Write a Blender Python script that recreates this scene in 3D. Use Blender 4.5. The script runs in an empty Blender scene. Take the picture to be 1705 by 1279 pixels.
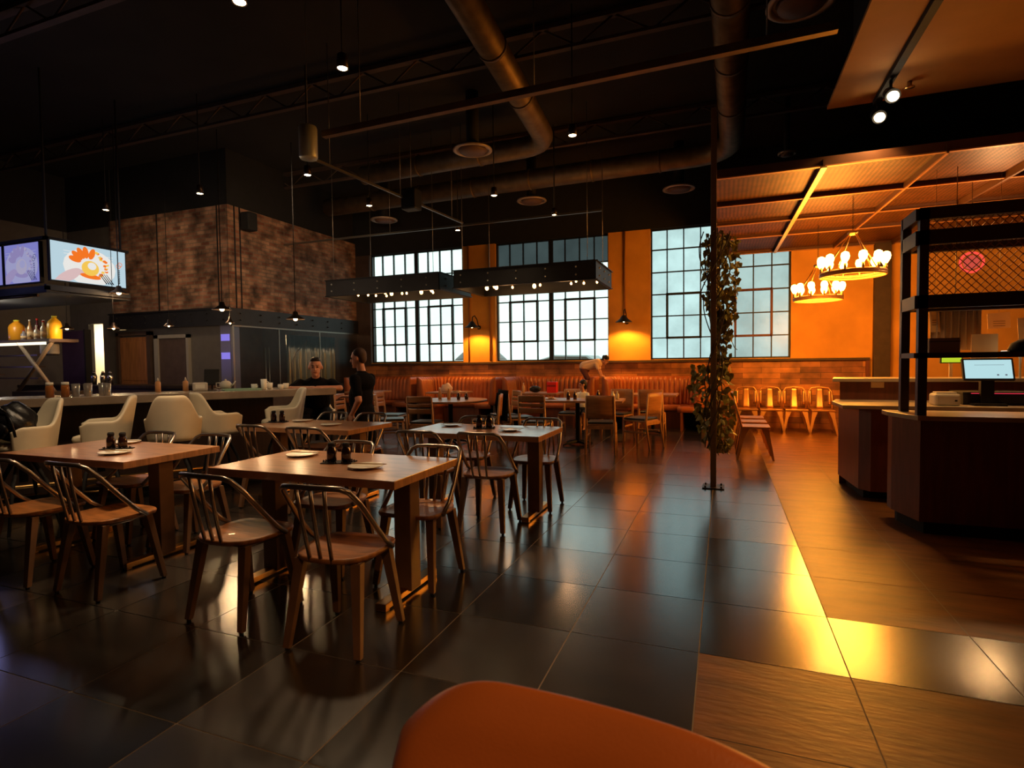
import bpy, bmesh, math, random
from mathutils import Vector, Matrix
R = random.Random(7)
PI = math.pi
SC = bpy.context.scene
COL = SC.collection

# ---------------------------------------------------------------- materials
def M(name, col, rough=.6, metal=0., var=0., scale=6., bump=0., bscale=40., stretch=(1,1,1), coat=0., emit=None, es=0., alpha=1, trans=0., spec=None, sheen=0):
    m = bpy.data.materials.new(name); m.use_nodes = True
    nt = m.node_tree; n = nt.nodes; l = nt.links
    b = n['Principled BSDF']
    b.inputs['Base Color'].default_value = (*col, 1)
    b.inputs['Roughness'].default_value = rough
    b.inputs['Metallic'].default_value = metal
    b.inputs['Coat Weight'].default_value = coat; b.inputs['Coat Roughness'].default_value = .2 if coat > .5 else .03
    b.inputs['Transmission Weight'].default_value = trans
    b.inputs['Alpha'].default_value = alpha
    if spec is not None: b.inputs['Specular IOR Level'].default_value = spec
    if emit:
        b.inputs['Emission Color'].default_value = (*emit, 1); b.inputs['Emission Strength'].default_value = es
    if var or bump:
        tc = n.new('ShaderNodeTexCoord'); mp = n.new('ShaderNodeMapping')
        mp.inputs['Scale'].default_value = stretch; l.new(tc.outputs['Object'], mp.inputs['Vector'])
    if var:
        t = n.new('ShaderNodeTexNoise'); t.inputs['Scale'].default_value = scale; t.inputs['Detail'].default_value = 6
        l.new(mp.outputs[0], t.inputs['Vector'])
        r = n.new('ShaderNodeValToRGB')
        r.color_ramp.elements[0].position = .3; r.color_ramp.elements[1].position = .7
        r.color_ramp.elements[0].color = (*[c*(1-var) for c in col], 1)
        r.color_ramp.elements[1].color = (*[min(1, c*(1+var)) for c in col], 1)
        l.new(t.outputs['Fac'], r.inputs[0]); l.new(r.outputs[0], b.inputs['Base Color'])
    if bump:
        t2 = n.new('ShaderNodeTexNoise'); t2.inputs['Scale'].default_value = bscale; t2.inputs['Detail'].default_value = 4
        l.new(mp.outputs[0], t2.inputs['Vector'])
        bp = n.new('ShaderNodeBump'); bp.inputs['Strength'].default_value = bump; bp.inputs['Distance'].default_value = .01
        l.new(t2.outputs['Fac'], bp.inputs['Height']); l.new(bp.outputs[0], b.inputs['Normal'])
    return m
def EM(name, col, s):
    m = bpy.data.materials.new(name); m.use_nodes = True; nt = m.node_tree; nt.nodes.clear()
    e = nt.nodes.new('ShaderNodeEmission'); e.inputs[0].default_value = (*col, 1); e.inputs[1].default_value = s
    o = nt.nodes.new('ShaderNodeOutputMaterial'); nt.links.new(e.outputs[0], o.inputs[0]); return m
def brickmat(name, c1, c2, mortar, bw, bh, ms=.012, rough=.85, bump=.6, vert=False, offset=.5, noise=.5):
    m = bpy.data.materials.new(name); m.use_nodes = True; nt = m.node_tree; n = nt.nodes; l = nt.links
    b = n['Principled BSDF']; b.inputs['Roughness'].default_value = rough
    g = n.new('ShaderNodeNewGeometry'); s = n.new('ShaderNodeSeparateXYZ'); l.new(g.outputs['Position'], s.inputs[0])
    a = n.new('ShaderNodeMath'); l.new(s.outputs[0], a.inputs[0]); l.new(s.outputs[1], a.inputs[1])
    c = n.new('ShaderNodeCombineXYZ'); l.new(a.outputs[0], c.inputs[0]); l.new(s.outputs[2], c.inputs[1])
    t = n.new('ShaderNodeTexBrick'); l.new(c.outputs[0], t.inputs['Vector'])
    t.inputs['Color1'].default_value = (*c1, 1); t.inputs['Color2'].default_value = (*c2, 1); t.inputs['Mortar'].default_value = (*mortar, 1)
    t.inputs['Scale'].default_value = 1; t.inputs['Brick Width'].default_value = bw; t.inputs['Row Height'].default_value = bh
    t.inputs['Mortar Size'].default_value = ms; t.offset = offset
    nz = n.new('ShaderNodeTexNoise'); nz.inputs['Scale'].default_value = 3; nz.inputs['Detail'].default_value = 8; l.new(c.outputs[0], nz.inputs['Vector'])
    mr = n.new('ShaderNodeMapRange'); mr.inputs[1].default_value = .3; mr.inputs[2].default_value = .7; mr.inputs[3].default_value = 1-noise; mr.inputs[4].default_value = 1+noise
    l.new(nz.outputs['Fac'], mr.inputs[0])
    mx = n.new('ShaderNodeMix'); mx.data_type = 'RGBA'; mx.blend_type = 'MULTIPLY'; mx.inputs[0].default_value = 1
    l.new(t.outputs['Color'], mx.inputs[6]); l.new(mr.outputs[0], mx.inputs[7]); l.new(mx.outputs[2], b.inputs['Base Color'])
    bp = n.new('ShaderNodeBump'); bp.inputs['Strength'].default_value = bump; bp.inputs['Distance'].default_value = .01; bp.invert = True
    l.new(t.outputs['Fac'], bp.inputs['Height']); l.new(bp.outputs[0], b.inputs['Normal'])
    return m
def gridmat(name, c1, c2, pitch, rough=.5, metal=.6):
    """expanded metal sheet: a diagonal lattice pattern"""
    m = bpy.data.materials.new(name); m.use_nodes = True; nt = m.node_tree; n = nt.nodes; l = nt.links
    b = n['Principled BSDF']; b.inputs['Roughness'].default_value = rough; b.inputs['Metallic'].default_value = metal
    g = n.new('ShaderNodeNewGeometry'); mp = n.new('ShaderNodeMapping'); mp.inputs['Rotation'].default_value = (0, 0, PI/4)
    l.new(g.outputs['Position'], mp.inputs[0])
    t = n.new('ShaderNodeTexChecker'); t.inputs['Scale'].default_value = 1/pitch; l.new(mp.outputs[0], t.inputs[0])
    t.inputs[1].default_value = (*c1, 1); t.inputs[2].default_value = (*c2, 1)
    nz = n.new('ShaderNodeTexNoise'); nz.inputs['Scale'].default_value = 5; nz.inputs['Detail'].default_value = 8; l.new(g.outputs['Position'], nz.inputs['Vector'])
    mx = n.new('ShaderNodeMix'); mx.data_type = 'RGBA'; mx.blend_type = 'OVERLAY'; mx.inputs[0].default_value = .8
    l.new(t.outputs[0], mx.inputs[6]); l.new(nz.outputs['Fac'], mx.inputs[7]); l.new(mx.outputs[2], b.inputs['Base Color'])
    bp = n.new('ShaderNodeBump'); bp.inputs['Strength'].default_value = .5; bp.inputs['Distance'].default_value = .01
    l.new(t.outputs['Fac'], bp.inputs['Height']); l.new(bp.outputs[0], b.inputs['Normal'])
    return m

black = M('black paint', (.006,.006,.008), .8, var=.3)
blackceil = M('black ceiling paint', (.01,.009,.009), .9, var=.4, scale=1.5)
bsteel = M('blackened steel', (.009,.009,.012), .55, .05, var=.3)
dsteel = M('dark bronze steel', (.05,.033,.025), .4, .75, var=.3)
chrome = M('bright steel', (.6,.58,.55), .22, 1)
brass = M('brushed brass', (.55,.33,.12), .3, 1)
gunm = M('gunmetal tube', (.36,.3,.26), .3, .95)
duct = M('duct sheet metal', (.2,.14,.085), .5, .75, var=.25, bump=.3, bscale=20)
strut = M('galvanised strut', (.22,.15,.1), .5, .5, var=.2)
rail = M('conduit steel', (.25,.23,.2), .35, .8)
wood_top = M('table walnut top', (.44,.2,.09), .38, var=.35, scale=5, stretch=(1,9,1), coat=.7)
wood_seat = M('seat timber', (.3,.11,.028), .42, var=.5, scale=4, stretch=(1.5,10,1), coat=.08)
wood_leg = M('leg brown', (.17,.085,.045), .4, .1, var=.2)
beech = M('beech frame', (.42,.2,.08), .45, var=.2, scale=5, stretch=(8,8,1))
beechp = M('beech panel', (.4,.17,.06), .4, var=.25, scale=4, stretch=(1,1,7))
oakp = M('round table top', (.36,.18,.1), .3, var=.2, scale=4, stretch=(1,8,1))
cush = M('dark vinyl cushion', (.03,.035,.035), .4)
leather = M('cognac leather', (.36,.095,.03), .42, var=.18, scale=3, bump=.15, bscale=120, coat=.1)
leather_l = M('foreground orange leather', (.52,.14,.03), .38, var=.1, scale=3, bump=.08, bscale=200, coat=.15)
cream = M('cream upholstery', (.78,.69,.52), .55, var=.05, bump=.05, bscale=100)
plaster = M('ochre plaster', (.68,.31,.045), .8, var=.16, scale=1.6, bump=.25, bscale=8)
tan = M('tan plaster', (.62,.31,.07), .8, var=.14, scale=1.4, bump=.15, bscale=8)
greyw = M('grey plaster', (.11,.1,.095), .8, var=.1)
darkw = M('dark brown wall', (.06,.035,.025), .7, var=.2)
purplew = M('plum panel', (.05,.02,.05), .6, var=.2)
soff = M('soffit plaster', (.44,.21,.06), .8, var=.04)
plank = brickmat('reclaimed planks', (.5,.19,.055), (.19,.06,.025), (.03,.01,.005), .7, .11, .003, .55, .3, noise=.6)
brick = brickmat('red brick', (.15,.052,.03), (.32,.18,.115), (.17,.12,.085), .22, .075, .01, .9, .7, noise=.8)
slate = M('slate tile polished', (.014,.013,.012), .19, var=.45, scale=1.8, bump=.02, bscale=9, stretch=(1,2.5,1), spec=1., coat=.75)
slate2 = M('slate tile honed', (.026,.021,.018), .26, var=.4, scale=2.2, bump=.03, bscale=9, stretch=(1,2.5,1), spec=1., coat=.75)
slatew = M('brown riven tile', (.18,.066,.013), .42, var=.45, scale=2.4, bump=.25, bscale=11, stretch=(1,4,1), spec=.5)
groutm = M('grey grout', (.3,.25,.21), .8)
redwood = M('mahogany counter front', (.16,.045,.02), .38, var=.2, scale=3, stretch=(9,9,1))
dwood = M('dark bar front', (.035,.018,.012), .5, var=.3, scale=3, stretch=(8,8,1))
stone = M('taupe stone slab', (.32,.25,.19), .25, var=.2, scale=5)
stonec = M('cream stone slab', (.5,.4,.27), .3, var=.15, scale=5)
doorw = M('orange timber door', (.3,.12,.04), .5, var=.25, scale=3, stretch=(8,8,1))
white = M('white ceramic', (.9,.87,.76), .25)
bone = M('off white plastic', (.6,.55,.47), .5)
skin = M('skin', (.66,.31,.2), .55)
hairm = M('black hair', (.008,.007,.007), .5)
blackc = M('black cotton', (.006,.006,.008), .95, spec=.1, bump=.3, bscale=60)
navyc = M('navy cotton', (.012,.014,.028), .8)
pinkc = M('peach cotton', (.85,.62,.5), .8)
bagm = M('black nylon', (.006,.006,.008), .35, bump=.6, bscale=14)
leafm = M('ivy leaf', (.34,.3,.07), .5, var=.5, scale=20)
stemm = M('ivy stem', (.1,.06,.03), .8)
glassm = M('clear glass', (.9,.95,.95), .03, trans=1., spec=.5)
whiskey = M('amber liquid glass', (.35,.12,.03), .12, coat=.5)
juice = M('orange juice', (.85,.35,.02), .35, emit=(1,.5,.03), es=.0)
soy = M('soy bottle glass', (.025,.008,.006), .1, coat=.6)
redp = M('red plastic', (.6,.03,.02), .4)
green = M('mint plastic', (.3,.5,.38), .5)
paperm = M('paper', (.8,.55,.28), .8)
darkglass = M('blacked out glass', (.05,.06,.065), .25, var=.3, scale=4, emit=(.5,.6,.62), es=.0)
tolix = M('copper sheet steel', (.6,.3,.12), .35, .85)
mull = M('black window steel', (.01,.014,.016), .5, .2)
mullr = M('rust red window steel', (.1,.02,.012), .5, .2)
bulb = EM('glowing filament bulb', (1,.43,.07), 50)
lampw = EM('warm lamp lens', (1,.72,.4), 30)
lamph = EM('pendant lamp lens', (1,.62,.28), 22)
smallb = EM('amber mini bulb', (1,.5,.16), 14)
led = EM('led strip', (1,.86,.62), 1.6)
ledp = EM('violet led', (.3,.24,.9), .8)
kitchen = EM('lit kitchen beyond', (1,.83,.52), .75)
blue_s = EM('screen pale blue', (.6,.8,.9), .8)
lav_s = EM('screen lavender', (.32,.32,.85), .62)
lav2_s = EM('screen pale lavender', (.5,.5,.85), .62)
pos_s = EM('monitor mint white', (.55,.85,.9), .85)
yel_s = EM('lime sign face', (.62,.8,.03), .8)
org_s = EM('screen orange', (1,.2,.02), .9)
yelf_s = EM('screen yellow', (1,.62,.1), .9)
wht_s = EM('screen white', (.9,.88,.84), .9)
pink_s = EM('screen pink', (.85,.6,.6), .8)
grey_s = EM('screen grey', (.25,.3,.36), .6)
ink_s = EM('screen ink', (.04,.05,.07), .5)
red_s = EM('red neon', (1,.07,.05), 1.2)
redl = EM('red indicator strip', (1,.05,.1), .6)

def panemat(name, tint, fac, vs=.1):
    m = bpy.data.materials.new(name); m.use_nodes = True; nt = m.node_tree; n = nt.nodes; l = nt.links; n.clear()
    t = n.new('ShaderNodeBsdfTransparent'); g = n.new('ShaderNodeNewGeometry')
    nz = n.new('ShaderNodeTexNoise'); nz.inputs['Scale'].default_value = 1.6; nz.inputs['Detail'].default_value = 5; l.new(g.outputs['Position'], nz.inputs['Vector'])
    r = n.new('ShaderNodeValToRGB'); r.color_ramp.elements[0].position = .35; r.color_ramp.elements[1].position = .65
    r.color_ramp.elements[0].color = (*[c*(1-vs) for c in tint], 1); r.color_ramp.elements[1].color = (*tint, 1)
    l.new(nz.outputs[0], r.inputs[0]); l.new(r.outputs[0], t.inputs[0])
    gl = n.new('ShaderNodeBsdfGlossy'); gl.inputs['Roughness'].default_value = .3; gl.inputs[0].default_value = (.8,.85,.85,1)
    mx = n.new('ShaderNodeMixShader'); mx.inputs[0].default_value = fac
    l.new(t.outputs[0], mx.inputs[1]); l.new(gl.outputs[0], mx.inputs[2])
    o = n.new('ShaderNodeOutputMaterial'); l.new(mx.outputs[0], o.inputs[0]); return m
pane = panemat('frosted window glass', (.92,1,.98), .05)
pane2 = panemat('dark grey window glass', (.38,.45,.45), .03, .25)  # darker grey tint for the right half of the third window
paneb = panemat('blacked window film', (.045,.055,.058), .05, .3)
boothglass = panemat('kitchen partition glass', (.75,.78,.78), .035)

# ---------------------------------------------------------------- mesh builder
class MB:
    def __init__(s): s.b = bmesh.new(); s.mats = []; s.cur = 0
    def use(s, m):
        if m not in s.mats: s.mats.append(m)
        s.cur = s.mats.index(m); return s
    def _f(s, vs, sm=False):
        try: f = s.b.faces.new(vs)
        except ValueError: return
        f.material_index = s.cur; f.smooth = sm; return f
    def box(s, x0, x1, y0, y1, z0, z1, mt=None):
        v = [Vector((x, y, z)) for x in (x0, x1) for y in (y0, y1) for z in (z0, z1)]
        if mt is not None: v = [mt @ p for p in v]
        v = [s.b.verts.new(p) for p in v]
        for q in ((0,1,3,2),(4,6,7,5),(0,4,5,1),(2,3,7,6),(0,2,6,4),(1,5,7,3)): s._f([v[i] for i in q])
        return s
    def cbox(s, c, d, rz=0, rx=0, ry=0):
        mt = Matrix.Translation(c) @ Matrix.Rotation(rz, 4, 'Z') @ Matrix.Rotation(ry, 4, 'Y') @ Matrix.Rotation(rx, 4, 'X')
        return s.box(-d[0]/2, d[0]/2, -d[1]/2, d[1]/2, -d[2]/2, d[2]/2, mt)
    def tube(s, pts, r, seg=8, closed=False, flat=1., cap=True):
        pts = [Vector(p) for p in pts]; n = len(pts); rings = []
        rr = r if isinstance(r, (list, tuple)) else [r]*n
        up = None
        for i, p in enumerate(pts):
            a = pts[i-1] if (i or closed) else p; b_ = pts[(i+1) % n] if (i < n-1 or closed) else p
            t = (b_-a).normalized()
            if up is None:
                up = Vector((0,0,1)) if abs(t.z) < .9 else Vector((0,1,0))
            sx = t.cross(up)
            if sx.length < 1e-4: sx = t.cross(Vector((1,0,0)))
            sx.normalize(); uy = sx.cross(t).normalized(); up = uy
            rings.append([s.b.verts.new(p + sx*math.cos(k*2*PI/seg)*rr[i] + uy*math.sin(k*2*PI/seg)*rr[i]*flat) for k in range(seg)])
        m = n if closed else n-1
        for i in range(m):
            A, B = rings[i], rings[(i+1) % n]
            for k in range(seg): s._f([A[k], B[k], B[(k+1) % seg], A[(k+1) % seg]][::-1], True)
        if cap and not closed: s._f(rings[0]); s._f(rings[-1][::-1])
        return s
    def lathe(s, prof, c=(0,0,0), seg=20, sm=True):
        rings = []
        for r, z in prof:
            rings.append([s.b.verts.new((c[0]+max(r, 1e-4)*math.cos(k*2*PI/seg), c[1]+max(r, 1e-4)*math.sin(k*2*PI/seg), c[2]+z)) for k in range(seg)])
        for i in range(len(prof)-1):
            for k in range(seg): s._f([rings[i][k], rings[i][(k+1) % seg], rings[i+1][(k+1) % seg], rings[i+1][k]], sm)
        s._f(rings[0][::-1]); s._f(rings[-1]); return s
    def prism(s, poly, z0, z1, mt=None):
        a = [Vector((p[0], p[1], z0)) for p in poly]; b = [Vector((p[0], p[1], z1)) for p in poly]
        if mt is not None: a = [mt @ p for p in a]; b = [mt @ p for p in b]
        a = [s.b.verts.new(p) for p in a]; b = [s.b.verts.new(p) for p in b]
        s._f(a[::-1]); s._f(b); n = len(a)
        for i in range(n): s._f([a[i], a[(i+1) % n], b[(i+1) % n], b[i]])
        return s
    def ball(s, c, r, sx=1, sy=1, sz=1, u=12, v=8, rot=None):
        m = Matrix.Translation(c) @ (rot.to_4x4() if rot else Matrix()) @ Matrix.Diagonal((r*sx, r*sy, r*sz, 1))
        g = bmesh.ops.create_uvsphere(s.b, u_segments=u, v_segments=v, radius=1, matrix=m)
        for vv in g['verts']:
            for f in vv.link_faces: f.material_index = s.cur; f.smooth = True
        return s
    def quad(s, a, b, c, d): s._f([s.b.verts.new(p) for p in (a, b, c, d)]); return s
    def grid(s, fn, nu, nv, thick=None, sm=True):
        """closed shell from fn(u,v)->(point, normal*thickness)"""
        A = [[None]*(nv+1) for _ in range(nu+1)]; B = [[None]*(nv+1) for _ in range(nu+1)]
        for i in range(nu+1):
            for j in range(nv+1):
                p, q = fn(i/nu, j/nv); A[i][j] = s.b.verts.new(p); B[i][j] = s.b.verts.new(q)
        for i in range(nu):
            for j in range(nv):
                s._f([A[i][j], A[i+1][j], A[i+1][j+1], A[i][j+1]], sm); s._f([B[i][j], B[i][j+1], B[i+1][j+1], B[i+1][j]], sm)
        for i in range(nu):
            s._f([A[i][0], B[i][0], B[i+1][0], A[i+1][0]], sm); s._f([A[i][nv], A[i+1][nv], B[i+1][nv], B[i][nv]], sm)
        for j in range(nv):
            s._f([A[0][j], A[0][j+1], B[0][j+1], B[0][j]], sm); s._f([A[nu][j], B[nu][j], B[nu][j+1], A[nu][j+1]], sm)
        return s
    def build(s, name, mat=None, parent=None, bevel=0, subsurf=0, **props):
        bmesh.ops.recalc_face_normals(s.b, faces=s.b.faces)
        me = bpy.data.meshes.new(name); s.b.to_mesh(me); s.b.free()
        for m in (s.mats or [mat]): me.materials.append(m)
        o = bpy.data.objects.new(name, me); COL.objects.link(o)
        if parent: o.parent = parent
        if bevel:
            md = o.modifiers.new('bevel', 'BEVEL'); md.width = bevel; md.segments = 2; md.limit_method = 'ANGLE'; md.angle_limit = .7
        if subsurf:
            md = o.modifiers.new('sub', 'SUBSURF'); md.levels = subsurf; md.render_levels = subsurf
        for k, v in props.items(): o[k] = v
        return o

def tag(o, label, cat, group=None, kind=None):
    o['label'] = label; o['category'] = cat
    if group: o['group'] = group
    if kind: o['kind'] = kind
    return o
def thing(name, label, cat, loc=(0,0,0), rz=0, group=None):
    o = bpy.data.objects.new(name, None); COL.objects.link(o); o.empty_display_size = .1
    o.location = loc; o.rotation_euler = (0, 0, rz); return tag(o, label, cat, group)
def dup(root, loc, rz=None, label=None, group=None, scale=None):
    r = root.copy(); COL.objects.link(r); r.location = loc
    if rz is not None: r.rotation_euler = (0, 0, rz)
    if label: r['label'] = label
    if group: r['group'] = group
    if scale: r.scale = (scale,)*3
    for ch in KIDS.get(root.name) or [c for c in root.children]:
        c = ch.copy(); COL.objects.link(c); c.parent = r
        for g in [x for x in ch.children]:
            d = g.copy(); COL.objects.link(d); d.parent = c
    return r
KIDS = {}
def structure(mb, name, mat, **k):
    o = mb.build(name, mat, **k); o['kind'] = 'structure'; return o
class Proto:
    """first placement uses the built thing itself, later ones copy it"""
    def __init__(s, root): s.r = root; s.used = False
    def put(s, loc, rz, label, group=None):
        if not s.used:
            s.used = True; s.r.location = loc; s.r.rotation_euler = (0, 0, rz); s.r['label'] = label
            if group: s.r['group'] = group
            return s.r
        return dup(s.r, loc, rz, label, group)

# ---------------------------------------------------------------- camera (seated eye height, looking left of the room axis)
cam = bpy.data.cameras.new('camera'); co = bpy.data.objects.new('camera', cam); COL.objects.link(co); SC.camera = co
yaw, pit, rol = math.radians(20.8), math.radians(2.16), math.radians(.67)
fw = Vector((-math.sin(yaw)*math.cos(pit), math.cos(yaw)*math.cos(pit), -math.sin(pit)))
rt0 = Vector((math.cos(yaw), math.sin(yaw), 0)); up0 = rt0.cross(fw)
rt = rt0*math.cos(rol)-up0*math.sin(rol); up = up0*math.cos(rol)+rt0*math.sin(rol)
co.matrix_world = Matrix(((rt.x, up.x, -fw.x, 0), (rt.y, up.y, -fw.y, 0), (rt.z, up.z, -fw.z, 1.36), (0, 0, 0, 1)))
cam.sensor_width = 36; cam.lens = 930/1705*36; cam.dof.use_dof = True; cam.dof.focus_distance = 5.5; cam.dof.aperture_fstop = 5; cam.clip_start = .05; cam.clip_end = 300

# ---------------------------------------------------------------- world, exposure
w = bpy.data.worlds.new('overcast sky'); SC.world = w; w.use_nodes = True
bg = w.node_tree.nodes['Background']; bg.inputs[0].default_value = (.82, .99, .94, 1); bg.inputs[1].default_value = 1.45
SC.view_settings.view_transform = 'Standard'; SC.view_settings.look = 'None'; SC.view_settings.gamma = 1; SC.view_settings.exposure = 0
SC.view_settings.use_curve_mapping = False
# ================================================================ THE SETTING
WY = 12.3                                         # inner face of the window wall
fl = MB(); TX, TY = .615, .602
fl.use(groutm).box(-14.6, 6.2, -2.6, 12.8, -.06, -.003)
ix0, ix1 = math.floor((-14.4+.106)/TX), math.ceil((6+.106)/TX)
iy0, iy1 = math.floor((-2.6-2.69)/TY), math.ceil((12.6-2.69)/TY)
for i in range(ix0, ix1):
    for j in range(iy0, iy1):
        r = R.random()
        m = slate if r < .6 else slate2
        if i >= 0 and j == -1: m = slatew           # the riven course crossing the aisle
        elif i >= 0 and j < -1: m = slatew
        elif i >= 1 and j >= 1: m = slatew          # honed aisle toward the host stand
        g = .0028
        fl.use(m); x0 = -.106+i*TX+g; x1 = x0+TX-2*g; y0 = 2.69+j*TY+g; y1 = y0+TY-2*g
        fl.quad((x0,y0,0), (x1,y0,0), (x1,y1,0), (x0,y1,0))
structure(fl, 'floor', slate)
structure(MB().box(-14.6, 6.2, -2.6, 12.8, 5.6, 5.7), 'ceiling', blackceil)

holes = [(-8.58, -5.93), (-5.07, -2.38), (-1.48, 1.23)]; SZ, TZ = 1.4, 4.18
wb = MB(); y0, y1 = WY, WY+.25
wb.use(plaster)
xs = [-8.575]+[v for h in holes for v in h]+[3.4]
for i in range(2, len(xs), 2): wb.box(xs[i], xs[i+1], y0, y1, 0, TZ)
wb.use(darkw); wb.box(-14.6, -8.58, y0, y1, 0, TZ)
wb.use(tan); wb.box(3.4, 6.2, y0, y1, 0, TZ)
for h in holes: wb.box(h[0], h[1], y0, y1, 0, SZ)
wb.use(black); wb.box(-14.6, 6.2, y0, y1, TZ, 5.6)
structure(wb, 'wall_back', plaster)
wl = MB(); wl.use(greyw).box(-14.0, -13.8, -2.5, 12.4, 0, 4.4); wl.use(black).box(-14.0, -13.8, -2.5, 12.4, 4.4, 5.6)
structure(wl, 'wall_left', greyw)
wr = MB(); wr.use(darkw).box(5.6, 5.8, -2.5, 12.3, 0, 5.6); structure(wr, 'wall_right', darkw)
structure(MB().box(-14, 5.8, -2.5, -2.3, 0, 5.6), 'wall_front', darkw)
wk = MB()
wk.use(greyw).box(-13.8, -13.2, 8.3, 8.42, 0, 4.4).box(-13.2, -12.72, 8.3, 8.42, 2.33, 4.4).box(-12.72, -12.36, 8.3, 8.42, 0, 4.4)
wk.box(-12.36, -9.3, 8.34, 8.44, 0, 2.17)
wk.use(black).box(-13.8, -12.36, 8.3, 8.42, 4.4, 5.6)
structure(wk, 'wall_kitchen', greyw)
bv = MB(); bv.use(brick).box(-12.36, -9.0, 8.27, 12.29, 2.5, 4.5)
bv.use(black).box(-12.36, -9.06, 8.33, 12.29, 4.5, 5.6)
bv.use(black).box(-12.3, -9.05, 8.35, 12.29, 2.42, 2.5)
structure(bv, 'wall_brick', brick)
bm_ = MB(); bm_.box(-12.36, -8.93, 8.2, 8.27, 2.17, 2.5).box(-9.0, -8.93, 8.27, 12.25, 2.17, 2.5).box(-12.36, -8.9, 8.17, 8.2, 2.48, 2.51).box(-12.36, -8.9, 8.17, 8.2, 2.16, 2.19)
for k in range(8):
    for z in (2.27, 2.4): bm_.ball((-12.1+k*.43, 8.18, z), .017, u=8, v=5)
for k in range(8):
    for z in (2.27, 2.4): bm_.ball((-8.915, 8.45+k*.52, z), .017, u=8, v=5)
structure(bm_, 'trim_1', bsteel)
# brick pilaster cables on the brick volume
cb = MB()
for x, y in ((-10.9, 8.25), (-9.25, 8.25), (-8.98, 8.55), (-8.98, 8.42)): cb.tube([(x, y, 2.5), (x, y, 4.5)], .012, 6)
structure(cb, 'trim_2', black)
# kitchen beyond the lit opening
structure(MB().box(-13.78, -12.5, 9.9, 9.95, 0, 2.6).box(-13.79, -13.74, 8.43, 9.95, 0, 2.6), 'wall_scullery', cream)
# plank wainscot with cap
wn = MB(); wn.use(plank).box(-8.8, 2.5, WY-.05, WY-.001, 0, 1.34)
wn.use(darkw).box(-8.85, 2.56, WY-.12, WY-.001, 1.34, 1.385)
wn.use(redwood).box(2.5, 2.56, WY-.09, WY-.001, 0, 1.34)
structure(wn, 'trim_3', plank)
structure(MB().box(2.62, 2.88, WY-.12, WY-.001, 0, 3.5), 'trim_4', darkw)

def window(n, x0, x1, rows, topdark=False, tint=pane, tint2=None):
    root = bpy.data.objects.new('window_%d' % n, None); COL.objects.link(root); root['kind'] = 'structure'
    root.location = ((x0+x1)/2, WY+.12, SZ); L = (x1-x0); cx = (x0+x1)/2
    X = [-L/2+L*i/8 for i in range(9)]; Z = [r-SZ for r in rows]; H = Z[-1]
    f = MB()
    for i, x in enumerate(X):
        t = .05 if i == 4 else (.03 if i in (0, 8) else .011)
        f.box(x-t, x+t, -.03, .03, 0, H)
    for i, z in enumerate(Z):
        t = .03 if i in (0, len(Z)-1) else .011
        f.box(-L/2, L/2, -.028, .028, z-t, z+t)
    f.build('window_frame', mull, root)
    for k, c in enumerate((1, 5)):
        v = MB(); a, b = X[c], X[c+2]; t = .022
        v.box(a-t, a+t, -.045, .035, Z[1]-t, Z[3]+t).box(b-t, b+t, -.045, .035, Z[1]-t, Z[3]+t)
        v.box(a, b, -.045, .035, Z[1]-t, Z[1]+t).box(a, b, -.045, .035, Z[3]-t, Z[3]+t)
        v.build('vent_frame', mullr if (n == 3 and k == 1) else mull, root)
    g = MB(); zt = Z[-2] if topdark else H
    if tint2:
        g.use(tint).quad((-L/2,0,0), (.0,0,0), (.0,0,zt), (-L/2,0,zt)); g.use(tint2).quad((0,0,0), (L/2,0,0), (L/2,0,zt), (0,0,zt))
    else: g.use(tint).quad((-L/2,0,0), (L/2,0,0), (L/2,0,zt), (-L/2,0,zt))
    if topdark: g.use(paneb).quad((-L/2,0,zt), (L/2,0,zt), (L/2,0,H), (-L/2,0,H))
    g.build('window_glass', tint, root)
    return root
pane3 = panemat('mid grey window glass', (.55,.66,.68), .04, .25)  # grey tint for the left half of the third window
rA = [1.4, 1.86, 2.325, 2.79, 3.19, 3.585, 4.18]; rB = [1.4, 1.86, 2.325, 2.79, 3.26, 3.74, 4.18]
window(1, *holes[0], rA); window(2, *holes[1], rA, True); window(3, *holes[2], rB, False, pane3, pane2)
# area portals let the sky's own light in
for h in holes:
    L = bpy.data.lights.new('window daylight', 'AREA'); L.shape = 'RECTANGLE'; L.size = h[1]-h[0]; L.size_y = TZ-SZ; L.cycles.is_portal = True
    o = bpy.data.objects.new('window daylight', L); COL.objects.link(o); o.location = ((h[0]+h[1])/2, WY+.3, (SZ+TZ)/2); o.rotation_euler = (-PI/2, 0, 0)
# street outside
structure(MB().box(-40, 30, 12.8, 60, -.4, -.3), 'ground', M('grey asphalt', (.18,.18,.18), .9))
car = thing('parked_car', 'grey car roof seen through the frosted middle window', 'car', (-4.1, 15.3, -.3))
c = MB(); sec = [(-2.3,.35),(-2.3,.8),(-1.6,.98),(-.95,1.65),(-.2,1.86),(.7,1.84),(1.5,1.3),(2.3,1.12),(2.4,.4)]
c.prism(sec, -.85, .85, Matrix.Rotation(PI/2, 4, 'X')); c.build('car_body', M('car paint grey', (.3,.33,.34), .3, .4), car, bevel=.12)
for x in (-1.5, 1.5):
    t = MB(); t.tube([(x, -.9, .33), (x, -.7, .33)], .33, 20); t.build('wheel', black, car)
pr = thing('parasol', 'folded pale street umbrella seen low in the left window', 'umbrella', (-6.3, 14.2, -.3))
MB().tube([(0,0,0), (0,0,2.3)], .025, 8).build('pole', rail, pr)
MB().lathe([(.75, 1.75), (.7, 1.8), (.3, 2.15), (.03, 2.35), (.01, 2.36)], seg=10).build('canopy', M('umbrella grey cloth', (.35,.38,.4), .8), pr)

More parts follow.
